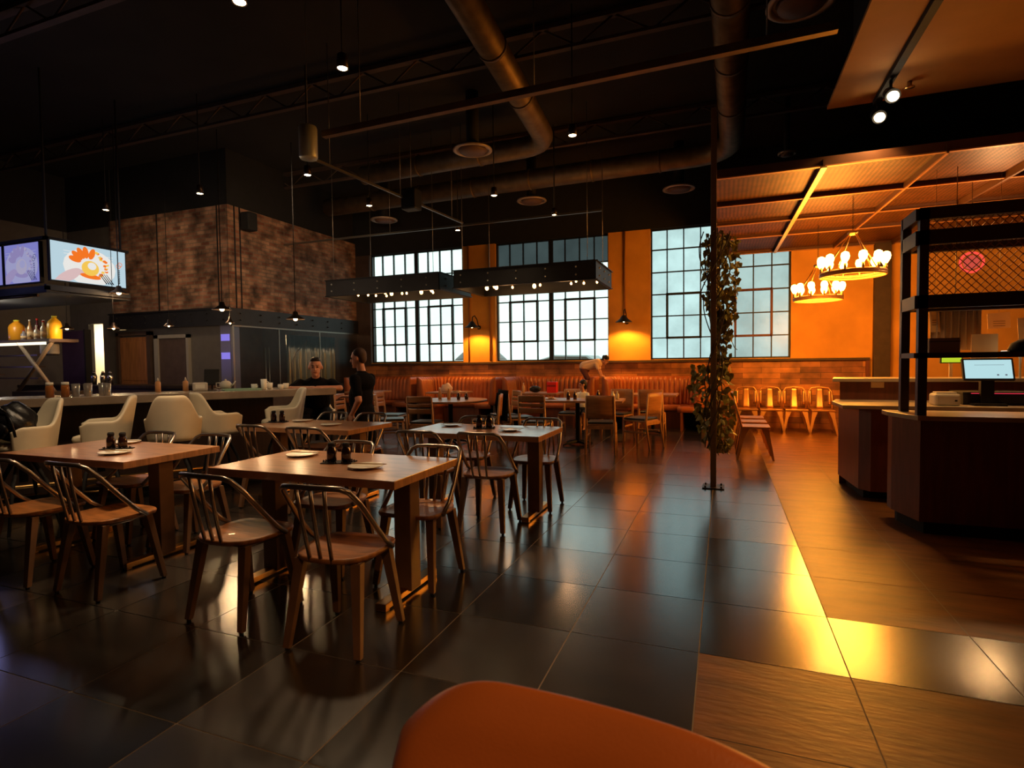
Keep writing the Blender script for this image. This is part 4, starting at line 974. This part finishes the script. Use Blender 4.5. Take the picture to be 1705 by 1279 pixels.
for k, (x, y, n) in enumerate(((-5.35, 10.75, 'right of the peach towel'), (-1.25, 10.7, 'on the booth table by the ivy'), (-2.7, 8.9, 'on the rear rectangular table'))):
    r = thing('serving_plate', 'white serving plate with leftovers '+n, 'plate', (x, y, .75)); MB().lathe([(.05, 0), (.06, .003), (.13, .018), (.128, .02), (.05, .007)], seg=28).build('plate_dish', white, r)
    q = MB()
    for i in range(7): q.ball((R.uniform(-.06,.06), R.uniform(-.06,.06), .022), .018, u=8, v=5)
    q.build('food', M('leftover food %d' % k, (.5,.25,.1), .6), r)

# ---------------------------------------------------------------- copper stacking chairs
def tolix0():
    c = thing('stacking_chair', 'x', 'chair', (0,0,0))                     # faces +Y
    q = MB()
    def st(u, v): x = -.19+.38*u; y = -.18+.37*v; z = .45-.012*math.sin(u*PI)*math.sin(v*PI); return Vector((x, y, z)), Vector((x, y, z-.03))
    q.grid(st, 8, 8, sm=False); q.build('seat', tolix, c, bevel=.004)
    for sx in (-1, 1):
        for sy in (-1, 1):
            m = MB(); pts = [Vector((sx*.18, sy*.17, .43)), Vector((sx*.19, sy*.19, .3)), Vector((sx*.235, sy*.24, 0))]
            v = [[m.b.verts.new((p.x-sx*dx*wd, p.y-sy*dy*wd, p.z)) for dx, dy in ((0,0), (1,0), (1,.25), (.25,.25), (.25,1), (0,1))] for p, wd in zip(pts, (.1, .055, .028))]
            for a, b in zip(v, v[1:]):
                for k in range(6): m._f([a[k], b[k], b[(k+1) % 6], a[(k+1) % 6]])
            m._f(v[0]); m._f(v[-1][::-1]); m.build('leg', tolix, c)
    q = MB(); q.tube([(-.19, -.17, .44), (-.2, -.21, .6), (-.19, -.25, .76), (-.14, -.268, .83), (0, -.275, .845), (.14, -.268, .83), (.19, -.25, .76), (.2, -.21, .6), (.19, -.17, .44)], .014, 8); q.build('back_hoop', tolix, c)
    q = MB()
    def sp(u, v): wd = .075-.02*v; x = -wd+2*wd*u; z = .44+.39*v; y = -.185-.075*v-.015*math.sin(v*PI); return Vector((x, y, z)), Vector((x, y-.004, z))
    q.grid(sp, 4, 8); q.build('back_splat', tolix, c)
    for sx in (-1, 1):
        q = MB()
        def wg(u, v, sx=sx): z = .52+.27*v; x = sx*(.192-.06*u); y = -.215-.04*v; return Vector((x, y, z)), Vector((x, y-.004, z))
        q.grid(wg, 2, 5); q.build('side_wing', tolix, c)
    return c
PX = Proto(tolix0())
for x, lab in ((.4, 'copper stacking chair on the back wall beside the ivy'), (.82, 'copper stacking chair second from the ivy along the back wall'), (1.24, 'copper stacking chair third from the ivy along the back wall'), (1.67, 'copper stacking chair by the back wall nearest the host counter')):
    PX.put((x, 11.5, 0), PI, lab, 'copper stacking chairs in the waiting corner')
for y, lab in ((8.45, 'copper stacking chair seen side on, nearest the camera behind the post'), (9.1, 'copper stacking chair seen side on, second behind the post'), (9.75, 'copper stacking chair seen side on, farthest behind the post')):
    PX.put((.4, y, 0), -PI/2, lab, 'copper stacking chairs in the waiting corner')

# ---------------------------------------------------------------- host counters
hc = thing('host_counter', 'dark mahogany host counter at the right edge, nearest', 'counter', (0,0,0))
P1 = [(1.27, 5.45), (1.38, 5.06), (5.4, 5.02), (5.4, 5.62), (1.27, 5.62)]; P1i = [(1.31, 5.46), (1.41, 5.1), (5.4, 5.06), (5.4, 5.58), (1.31, 5.58)]
MB().prism(P1, .885, .92).build('counter_top', stonec, hc, bevel=.003); MB().prism(P1i, .1, .885).build('counter_front', redwood, hc); MB().prism([(1.36, 5.48), (1.45, 5.14), (5.4, 5.1), (5.4, 5.55), (1.36, 5.55)], 0, .1).build('toe_kick', black, hc)
hb = thing('service_counter', 'two-level service counter with cream ledges behind the host counter', 'counter', (0,0,0))
MB().prism([(1.06, 6.66), (1.06, 6.09), (5.4, 6.05), (5.4, 7.0), (1.15, 7.0)], .885, .92).build('counter_top', stonec, hb, bevel=.003)
MB().prism([(1.17, 6.95), (1.22, 6.22), (1.3, 6.12), (5.4, 6.1), (5.4, 6.95)], .1, .885).build('counter_front', redwood, hb); MB().prism([(1.24, 6.9), (1.28, 6.3), (5.4, 6.2), (5.4, 6.9)], 0, .1).build('toe_kick', black, hb)
MB().prism([(1.18, 6.95), (5.4, 6.95), (5.4, 7.35), (1.25, 7.35)], 0, 1.115).build('raised_front', redwood, hb); MB().prism([(1.1, 6.9), (5.4, 6.85), (5.4, 7.45), (1.2, 7.45)], 1.115, 1.15).build('raised_ledge', stonec, hb, bevel=.003)
nt = tag(MB().box(1.47, 1.59, 6.942, 6.949, 1.05, 1.11).build('taped_note', paperm), 'small pale note taped below the raised ledge', 'note')
fsteel = M('dark brown painted steel', (.05,.024,.014), .5)
wsteel = M('orange-lit expanded wire', (.34,.14,.05), .45, .4)  # orange light on the mesh is put into the wire colour
fr = thing('mesh_shelf_frame', 'tall dark steel frame with expanded mesh standing on the host counter', 'shelf frame', (1.42, 5.3, 0))
for x, y in ((0, -.16), (-.02, .2), (3.2, -.16), (3.2, .2), (1.05, .2)): MB().box(x-.03, x+.03, y-.03, y+.03, .92, 2.5).build('post', fsteel, fr)
for z0, z1 in ((2.41, 2.5), (2.22, 2.33), (1.74, 1.84), (1.36, 1.4)):
    MB().box(-.03, 3.2, -.19, -.13, z0, z1).build('front_rail', fsteel, fr); MB().box(-.05, .01, -.16, .2, z0, z1).build('side_rail', fsteel, fr)
    if z0 < 2.3: MB().box(-.03, 3.2, .17, .23, z0, z1).build('rear_rail', fsteel, fr)
MB().box(-.02, 3.2, -.14, .2, 1.365, 1.395).build('shelf_board', fsteel, fr)
def mesh_panel(x0, x1, z0, z1, y):
    q = MB(); w_, h_ = .055, .03; z = z0; j = 0
    while z < z1-.001:
        x = x0-(w_/2 if j % 2 else 0)
        while x < x1:
            for a, b in (((x, z), (x+w_/2, z+h_)), ((x+w_/2, z+h_), (x+w_, z))):
                if a[0] >= x0-.001 and b[0] <= x1+.001: q.tube([(a[0], y, a[1]), (b[0], y, b[1])], .0032, 4, cap=False)
            x += w_
        z += h_; j += 1
    return q
mesh_panel(.03, 3.17, 1.84, 2.22, -.16).build('mesh_infill', wsteel, fr); mesh_panel(.03, 3.17, 2.33, 2.41, -.16).build('mesh_infill', wsteel, fr)
mn = thing('pos_monitor', 'lit point-of-sale monitor on the service counter', 'monitor', (2.25, 6.3, .92)); tl = Matrix.Translation((0,0,.33)) @ Matrix.Rotation(-.3, 4, 'X')
MB().box(-.19, .19, 0, .03, -.1, .105, tl).build('bezel', black, mn); q = MB(); q.use(pos_s).box(-.175, .175, -.003, -.0005, -.085, .09, tl); q.use(grey_s).box(.06, .075, -.004, -.003, -.06, -.045, tl).box(.12, .135, -.004, -.003, -.06, -.045, tl).box(-.1, .12, -.0035, -.003, .04, .043, tl); q.build('screen', pos_s, mn)
MB().box(-.12, .12, -.08, .1, 0, .02).box(-.05, .05, 0, .05, .02, .28).build('stand', black, mn)
cd = thing('cash_drawer', 'black cash drawer with a red-lit edge right of the printer', 'cash drawer', (2.42, 6.5, .92)); MB().box(-.34, .45, -.16, .2, 0, .12).build('case', black, cd, bevel=.006); MB().box(-.28, .4, -.165, -.1605, .105, .112).build('indicator_strip', redl, cd); MB().box(-.34, .45, -.163, -.1605, .02, .09).build('drawer_front', bsteel, cd)
rp = thing('receipt_printer', 'white receipt printer on the service counter', 'printer', (1.92, 6.28, .92)); q = MB(); q.box(-.1, .1, -.09, .09, 0, .11); q.build('case', bone, rp, bevel=.02); MB().box(-.08, .08, -.05, .06, .11, .125).build('lid', bone, rp, bevel=.01); MB().box(.05, .07, -.0925, -.09, .04, .055).build('button', black, rp)
# things standing farther back, seen between the shelf rails
pd = thing('menu_stand', 'tan paper menus standing on the raised ledge', 'menu stand', (2.5, 7.1, 1.15)); MB().box(-.11, .11, -.01, .01, 0, .45).build('menu_card', paperm, pd); MB().box(-.12, .12, -.05, .05, 0, .02).build('foot', black, pd)
for x, y, z, w_, h_, lab in ((2.8, 7.6, 1.76, .2, .17, 'orange paper notice hanging behind the frame'), (2.97, 7.3, 1.65, .24, .24, 'orange paper notice cut by the right edge'), (2.1, 7.2, 1.77, .09, .27, 'narrow cream notice with dark drawing')):
    r = thing('paper_notice', lab, 'notice', (x, y, z)); q = MB(); q.cbox((0,0,0), (w_, .004, h_), ry=-.06); q.build('paper_sheet', paperm, r)
    q = MB()
    for i in range(3): q.box(-w_*.25, w_*.28, -.0035, -.0025, -.01-i*.025, -.004-i*.025)
    q.build('printed_lines', M('brown print '+lab[:6]+str(x), (.25,.12,.05), .8), r); MB().tube([(0,0,h_/2), (0,0,3.35-z)], .002, 4).build('hanging_thread', rail, r)
gw = thing('pleated_lampshade', 'grey pleated cloth hanging under a pale cap', 'cover', (2.28, 7.2, 1.46)); q = MB()
def gf(u, v): a = -.22+.44*u; p = Vector((a, .05*abs(math.sin(u*PI*7))-.02, -.02+.42*v)); return p, p+Vector((0,.01,0))
q.grid(gf, 56, 2); q.build('pleats', M('grey pleated cloth', (.5,.42,.38), .8), gw); MB().lathe([(.25, .4), (.22, .43), (.06, .48), (.01, .5)], seg=20).build('cap', bone, gw); MB().tube([(0,0,.48), (0,0,1.9)], .004, 5).build('hanging_wire', rail, gw)
ls = thing('lime_sign', 'small glowing lime sign behind the monitor', 'sign', (2.35, 7.5, 1.34)); MB().box(-.09, .09, -.005, .0, -.03, .03).build('sign_face', yel_s, ls); MB().box(-.1, .1, .001, .04, -.04, .04).build('case', black, ls); MB().box(-.015, .015, .01, .03, -.19, -.04).build('stand', bone, ls)
bx = thing('grey_carton', 'grey carton on the frame shelf at its left', 'box', (1.6, 5.35, 1.395)); MB().box(-.1, .1, -.1, .12, 0, .12).build('carton_body', M('grey board', (.4,.3,.24), .7), bx, bevel=.004); MB().box(-.1, .1, -.104, -.101, .09, .095).build('lid_seam', black, bx)
cl = thing('order_camera', 'black dome device on the shelf above the monitor', 'camera', (2.15, 5.4, 1.395)); MB().lathe([(.09, 0), (.1, .02), (.08, .07), (.03, .1), (.01, .1)], seg=18).build('dome', black, cl); MB().box(-.12, .12, -.08, .08, -.0, .012).build('plate', black, cl)
dk = thing('desk_lamp', 'white twin-headed lamp behind the monitor', 'lamp', (2.75, 6.98, 1.15)); MB().tube([(0,0,0), (0,0,.2), (-.03,0,.25)], .012, 8).build('stem', white, dk); MB().box(-.15, .12, -.03, .03, .25, .275).build('lamp_head', led, dk, bevel=.006)
rs = thing('neon_sign', 'round red neon sign glowing behind the mesh', 'neon sign', (2.65, 7.9, 2.45)); MB().tube([(.11*math.cos(a), 0, .11*math.sin(a)) for a in [i*2*PI/20 for i in range(20)]], .014, 8, closed=True).build('neon_ring', red_s, rs); q = MB(); q.lathe([(.08, -.01), (.08, .01)], seg=18); o = q.build('neon_centre', EM('soft red neon', (1,.12,.08), .6), rs); o.rotation_euler = (PI/2, 0, 0); MB().tube([(0,.02,.11), (0,.02,.95)], .004, 5).build('hanging_wire', rail, rs)

# leather chair back in the foreground
lc = thing('leather_chair', 'orange leather chair back in the near foreground', 'chair', (-.135, .62, 0), -.12)
q = MB()
def lb(u, v):
    # v: 0 seat .. 1 top ; squarish rounded top corners
    wd = .37*(1-.0*v); s_ = 2*u-1; x = wd*s_
    zt = .87-(.1 if s_ < 0 else .085)*max(0, (abs(s_)-(.55 if s_ < 0 else .1))/(.45 if s_ < 0 else .9))**2.2; z = .5+(zt-.5)*v
    y = .03+.12*(v)-.05*s_*s_; th = .03*math.sin(min(1, (1-v)*6+.12)*PI/2)*math.sin(min(1, (1-abs(s_))*8+.15)*PI/2)
    return Vector((x, y-th, z)), Vector((x, y+th, z))
q.grid(lb, 28, 20); q.build('backrest', leather_l, lc, subsurf=1)
q = MB(); q.lathe([(.01, .42), (.2, .42), (.23, .45), (.22, .49), (.01, .5)], (0, -.1, 0), 24); q.build('seat', leather_l, lc)
for sx in (-1, 1):
    for sy in (-1, 1): MB().tube([(sx*.15, -.1+sy*.14, .43), (sx*.2, -.1+sy*.2, 0)], [.017, .012], 8).build('leg', wood_leg, lc)

# ================================================================ PEOPLE
def solid(caps, vox, name, mat, parent=None, smooth=4):
    """union of tapered capsules / ellipsoids welded into one continuous skin"""
    q = MB()
    for c in caps:
        if c[0] == 'c':
            _, a, b, ra, rb = c; a, b = Vector(a), Vector(b); n = 5
            q.tube([a.lerp(b, i/n) for i in range(n+1)], [ra+(rb-ra)*i/n for i in range(n+1)], 12); q.ball(a, ra, u=12, v=8); q.ball(b, rb, u=12, v=8)
        else: q.ball(c[1], 1, *c[2], 18, 12, rot=(Matrix.Rotation(c[3], 3, c[4]) if len(c) > 3 else None))
    o = q.build(name, mat, parent)
    for m in (('REMESH', 'r'), ('SMOOTH', 's')):
        md = o.modifiers.new(m[1], m[0])
        if m[0] == 'REMESH': md.mode = 'VOXEL'; md.voxel_size = vox; md.use_smooth_shade = True
        else: md.factor = .5; md.iterations = smooth
    dg = bpy.context.evaluated_depsgraph_get(); dg.update(); me = bpy.data.meshes.new_from_object(o.evaluated_get(dg)); o.modifiers.clear(); o.data = me
    me.materials.clear(); me.materials.append(mat)
    for p in me.polygons: p.use_smooth = True
    return o
def hand(w_, f, n, s=1.):
    """palm at w_, fingers along f, palm normal n"""
    w_, f, n = Vector(w_), Vector(f).normalized(), Vector(n).normalized(); sd_ = f.cross(n).normalized(); out = []
    for i, (o, L) in enumerate(((-.03, .055), (-.01, .07), (.01, .075), (.03, .065))):
        k = w_+f*.085*s-sd_*o*s; out.append(('c', w_+f*.01*s-sd_*o*.6*s, k, .013*s, .011*s))
        m = k+(f*.9+n*.25).normalized()*L*.5*s; out.append(('c', k, m, .0095*s, .009*s)); out.append(('c', m, m+(f*.7+n*.7).normalized()*L*.5*s, .009*s, .007*s))
    t = w_+f*.03*s+sd_*.03*s; out.append(('c', t, t+(f*.6+sd_*.7+n*.2).normalized()*.05*s, .013*s, .009*s)); return out
def head(c, fwd, s=1., tilt=(0,0,0)):
    c = Vector(c); f = Vector(fwd).normalized(); r = f.cross(Vector((0,0,1))).normalized(); u = r.cross(f)
    P = lambda a, b, d: c+r*a*s+f*b*s+u*d*s
    ang = math.atan2(f.y, f.x)-PI/2
    caps = [('e', P(0, -.01, .03), (.076*s, .092*s, .092*s), ang, 'Z'), ('e', P(0, .025, -.045), (.056*s, .062*s, .07*s), ang, 'Z'), ('c', P(0, .088, .01), P(0, .105, -.025), .009*s, .013*s),
            ('c', P(-.022, .078, -.062), P(.022, .078, -.062), .009*s, .009*s), ('c', P(-.025, .075, .03), P(.025, .075, .03), .012*s, .012*s), ('e', P(0, .07, -.095), (.022*s,)*3)]
    for sgn in (-1, 1): caps.append(('e', P(sgn*.078, -.005, -.005), (.012*s, .02*s, .03*s), ang, 'Z'))
    return caps, P, ang
def face_bits(root, P, s):
    for sgn in (-1, 1):
        MB().ball(P(sgn*.03, .078, .008), .0095*s, u=10, v=8).build('eye', M('dark eye', (.02,.012,.01), .2), root); MB().tube([P(sgn*.015, .088, .032), P(sgn*.045, .08, .034)], .004*s, 6).build('eyebrow', hairm, root)
    MB().tube([P(-.022, .086, -.058), P(0, .091, -.06), P(.022, .086, -.058)], .0045*s, 6).build('mouth', M('lips', (.3,.08,.06), .5), root)

# standing man: faces the bar, seen three-quarter from behind, hand at his hip
A = thing('person', 'standing man in a black T-shirt and trousers facing left, hand at his pocket', 'person', (-3.98, 5.52, 0)); A.scale = (.955, .955, .955)
F = Vector((-.93, -.1, 0)).normalized(); S = Vector((F.y, -F.x, 0))*-1       # S: his left (toward the camera side)
S = Vector((-F.y, F.x, 0))
def W(a, b, z): v = F*a+S*b; return Vector((v.x, v.y, z))
hc_, P, ang = head(W(.05, 0, 1.5), F+Vector((0, -.15, -.12)), .98)
neckc = [('c', W(0, 0, 1.3), W(.03, 0, 1.44), .052, .05)]
bodyc = hc_+neckc+[('e', W(0, 0, 1.2), (.13, .19, .12), math.atan2(F.y, F.x), 'Z'), ('e', W(.02, 0, 1.0), (.12, .16, .2), math.atan2(F.y, F.x), 'Z'), ('e', W(.0, 0, .82), (.12, .17, .12), math.atan2(F.y, F.x), 'Z')]
for sg, foot in ((1, .05), (-1, -.06)):
    bodyc += [('c', W(0, sg*.09, .8), W(.02+foot, sg*.1, .45), .085, .058), ('c', W(.02+foot, sg*.1, .45), W(foot-.01, sg*.1, .08), .055, .038), ('c', W(foot-.02, sg*.1, .045), W(foot+.14, sg*.11, .035), .04, .032)]
# near (left) arm bent, hand into pocket; far arm bent forward
shL, elL, wrL = W(-.01, .2, 1.25), W(-.1, .27, 1.0), W(.03, .2, .84); shR, elR, wrR = W(0, -.2, 1.25), W(.08, -.25, 1.0), W(.28, -.16, 1.02)
for a, b, c_ in ((shL, elL, wrL), (shR, elR, wrR)): bodyc += [('c', a, b, .05, .04), ('c', b, c_, .04, .027)]
bodyc += hand(wrL, W(.5, -.1, -.9), W(0, -1, 0)); bodyc += hand(wrR, W(1, .3, 0), W(0, .3, -1))
solid(bodyc, .0085, 'body', skin, A)
solid([('e', W(0, 0, 1.21), (.142, .205, .125), math.atan2(F.y, F.x), 'Z'), ('e', W(.025, 0, 1.02), (.138, .178, .21), math.atan2(F.y, F.x), 'Z'), ('e', W(.01, 0, .87), (.135, .178, .1), math.atan2(F.y, F.x), 'Z'), ('c', W(0, 0, 1.28), W(.01, 0, 1.31), .075, .066),
       ('c', shL, shL.lerp(elL, .7), .066, .06), ('c', shR, shR.lerp(elR, .7), .066, .06)], .012, 'tshirt', blackc, A)
tc = [('e', W(.0, 0, .82), (.132, .182, .12), math.atan2(F.y, F.x), 'Z')]
for sg, foot in ((1, .05), (-1, -.06)): tc += [('c', W(0, sg*.09, .8), W(.02+foot, sg*.1, .45), .1, .078), ('c', W(.02+foot, sg*.1, .45), W(foot-.01, sg*.1, .1), .075, .065)]
solid(tc, .012, 'trousers', blackc, A)
for sg, foot in ((1, .05), (-1, -.06)): solid([('c', W(foot-.03, sg*.1, .045), W(foot+.15, sg*.11, .035), .048, .04)], .01, 'shoe', black, A)
solid([('e', P(0, -.022, .045), (.079, .088, .09), ang, 'Z'), ('e', P(0, -.05, .0), (.068, .055, .075), ang, 'Z')], .008, 'hair', M('short shaved hair', (.06,.03,.02), .7), A)
face_bits(A, P, .98)

# seated man: behind the bar end, leaning on folded arms, facing us
B = thing('person', 'seated man in a black T-shirt leaning on the bar with folded arms', 'person', (-5.06, 6.0, 0)); B.scale = (1, 1, .96)
F2 = Vector((.62, -.78, 0)).normalized(); S2 = Vector((-F2.y, F2.x, 0)); a2 = math.atan2(F2.y, F2.x)
def V(a, b, z): v = F2*a+S2*b; return Vector((v.x, v.y, z))
hc_, P2, ang2 = head(V(.1, 0, 1.39), F2+Vector((.05, -.1, -.1)), 1.05)
sl, sr = V(.03, .2, 1.17), V(.03, -.2, 1.17); el, er = V(.2, .3, 1.1), V(.2, -.3, 1.1); wl_, wr_ = V(.3, .02, 1.115), V(.34, -.02, 1.115)
bc = hc_+[('c', V(.03, 0, 1.2), V(.08, 0, 1.33), .054, .05), ('e', V(0, 0, 1.12), (.12, .19, .13), a2, 'Z'), ('e', V(-.05, 0, .93), (.125, .17, .2), a2, 'Z'), ('e', V(-.1, 0, .77), (.14, .18, .11), a2, 'Z')]
for a, b, c_ in ((sl, el, wl_), (sr, er, wr_)): bc += [('c', a, b, .05, .042), ('c', b, c_, .041, .028)]
bc += hand(wl_, V(.1, -1, 0), V(0, 0, -1)); bc += hand(wr_, V(.1, 1, 0), V(0, 0, -1))
for sg in (1, -1): bc += [('c', V(-.08, sg*.1, .75), V(.3, sg*.14, .74), .085, .06), ('c', V(.3, sg*.14, .74), V(.22, sg*.14, .36), .055, .038), ('c', V(.2, sg*.14, .33), V(.33, sg*.15, .31), .04, .03)]
solid(bc, .0085, 'body', skin, B)
solid([('e', V(0, 0, 1.12), (.135, .205, .135), a2, 'Z'), ('e', V(-.05, 0, .94), (.14, .185, .2), a2, 'Z'), ('c', V(.02, 0, 1.2), V(.03, 0, 1.23), .08, .07), ('c', sl, sl.lerp(el, .75), .066, .06), ('c', sr, sr.lerp(er, .75), .066, .06)], .012, 'tshirt', blackc, B)
tc = [('e', V(-.1, 0, .77), (.155, .19, .115), a2, 'Z')]
for sg in (1, -1): tc += [('c', V(-.08, sg*.1, .75), V(.3, sg*.14, .74), .098, .075), ('c', V(.3, sg*.14, .74), V(.22, sg*.14, .42), .072, .06)]
solid(tc, .012, 'trousers', blackc, B)
for sg in (1, -1): solid([('c', V(.19, sg*.14, .33), V(.35, sg*.15, .31), .048, .04)], .01, 'shoe', black, B)
solid([('e', P2(0, -.022, .05), (.082, .088, .09), ang2, 'Z'), ('e', P2(0, .03, .1), (.06, .05, .03), ang2, 'Z')], .008, 'hair', hairm, B)
face_bits(B, P2, 1.05)
PST.put((-5.14, 6.1, 0), 3.9, 'cream bar chair under the seated man', 'cream bar chairs along the bar').scale = (1, 1, .86)

# child climbing over the booth
K = thing('person', 'small child in a peach top bending over the booth back', 'person', (-2.62, 11.35, 0)); K.rotation_euler = (0, 0, 0)
kc_, PK, angk = head((.36, 0, 1.4), (.75, -.2, -.65), .72)
kb = kc_+[('c', (.22, 0, 1.34), (.3, 0, 1.37), .034, .034), ('c', (-.08, 0, 1.26), (.2, 0, 1.33), .085, .078), ('c', (.18, -.09, 1.31), (.24, -.11, 1.17), .028, .023), ('c', (.24, -.11, 1.17), (.27, -.1, 1.08), .022, .018), ('c', (.18, .09, 1.31), (.22, .11, 1.18), .028, .023), ('c', (.22, .11, 1.18), (.26, .1, 1.08), .022, .018),
        ('c', (-.1, -.05, 1.22), (-.0, -.06, 1.0), .06, .04), ('c', (-.0, -.06, 1.0), (-.14, -.06, .76), .038, .026), ('c', (-.1, .05, 1.22), (-.04, .06, .98), .06, .04), ('c', (-.04, .06, .98), (-.18, .06, .76), .038, .026)]
kb += hand((.27, -.1, 1.075), (1, 0, -.2), (0, 0, -1), .6)+hand((.26, .1, 1.075), (1, 0, -.2), (0, 0, -1), .6)
for y in (-.06, .06): kb.append(('c', (-.16, y, .5+.22), (-.08, y, .5+.215), .025, .02))
solid(kb, .007, 'body', skin, K); solid([('c', (-.09, 0, 1.27), (.2, 0, 1.335), .102, .094), ('c', (.18, -.09, 1.31), (.22, -.105, 1.23), .038, .036), ('c', (.18, .09, 1.31), (.21, .105, 1.23), .038, .036)], .009, 'top', pinkc, K)
solid([('c', (-.1, 0, 1.23), (-.06, 0, 1.2), .09, .085), ('c', (-.1, -.05, 1.2), (-.0, -.06, 1.02), .066, .05), ('c', (-.1, .05, 1.2), (-.04, .06, 1.0), .066, .05)], .009, 'shorts', M('plum cotton', (.12,.035,.05), .8), K)
solid([('e', PK(0, -.02, .05), (.06, .068, .066), angk, 'Z'), ('e', PK(0, -.07, .0), (.05, .04, .07), angk, 'Z')], .008, 'hair', hairm, K); face_bits(K, PK, .72)
# child seated at the rear table
G = thing('person', 'small dark-haired child in a white top seated at the rear table', 'person', (-2.32, 9.6, 0)); G.scale = (.85, .85, .85)
gc_, PG, angg = head((0, 0, 1.13), (-.8, -.5, -.1), .8)
gb = gc_+[('c', (0, 0, .98), (0, 0, 1.06), .036, .034), ('e', (0, .02, .85), (.11, .08, .16)), ('c', (.1, .0, .94), (.13, -.06, .82), .03, .025), ('c', (.13, -.06, .82), (.04, -.2, .79), .024, .018), ('c', (-.1, .0, .94), (-.13, -.06, .82), .03, .025), ('c', (-.13, -.06, .82), (-.04, -.2, .79), .024, .018),
        ('e', (0, .02, .62), (.12, .1, .1)), ('c', (.06, 0, .57), (.07, -.24, .55), .055, .04), ('c', (.07, -.24, .55), (.07, -.22, .28), .036, .025), ('c', (-.06, 0, .57), (-.07, -.24, .55), .055, .04), ('c', (-.07, -.24, .55), (-.07, -.22, .28), .036, .025), ('e', (0, .02, .72), (.1, .075, .12))]
gb += hand((.04, -.2, .79), (-.3, -1, -.1), (0, 0, -1), .65)+hand((-.04, -.2, .79), (.3, -1, -.1), (0, 0, -1), .65)
for x in (.07, -.07): gb.append(('c', (x, -.21, .25), (x, -.3, .24), .026, .02))
solid(gb, .007, 'body', skin, G); solid([('e', (0, .02, .86), (.12, .09, .15)), ('e', (0, .02, .7), (.115, .09, .12)), ('c', (.1, 0, .94), (.12, -.04, .87), .04, .038), ('c', (-.1, 0, .94), (-.12, -.04, .87), .04, .038)], .009, 'top', white, G)
solid([('e', (0, .02, .62), (.13, .11, .09)), ('c', (.06, 0, .57), (.07, -.22, .55), .064, .052), ('c', (-.06, 0, .57), (-.07, -.22, .55), .064, .052)], .009, 'shorts', navyc, G)
solid([('e', PG(0, -.02, .045), (.067, .078, .078), angg, 'Z'), ('e', PG(0, -.06, -.02), (.062, .045, .09), angg, 'Z')], .008, 'hair', hairm, G); face_bits(G, PG, .8)

# ================================================================ soffit track beams and added fill lights
spotlight('soffit track and fill beam', (1.36, 5.83, 3.6), 90, (1,.5,.15), 110, (.9, 4.4, 0)); spotlight('soffit track and fill beam', (1.36, 6.28, 3.6), 60, (1,.5,.15), 120, (.6, 7.5, 0))
spotlight('soffit track and fill beam', (1.36, 3.4, 3.7), 70, (1,.5,.15), 120, (.3, 1.2, 0))
spotlight('soffit track and fill beam', (1.36, 5.83, 3.6), 90, (1,.62,.3), 70, (2.0, 6.0, .9)); spotlight('face fill beam', (-1.66, 6.45, 3.95), 120, (1,.62,.35), 40, (-4.7, 5.8, 1.3)); spotlight('bar fill beam', (-4.1, 2.4, 4.5), 170, (1,.74,.46), 55, (-5.1, 4.0, .8)); pointlight((3.0, 8.2, 2.7), 45, (1,.55,.22), .1); spotlight('soffit track and fill beam', (1.36, -.9, 3.7), 200, (1,.52,.2), 45, (-.05, .62, .8)); pointlight((-10.9, 5.4, 2.25), 12, (1,.9,.7), .05)  # added fills: counter, two men, bar chairs, mesh frame, foreground leather, shelf bottles
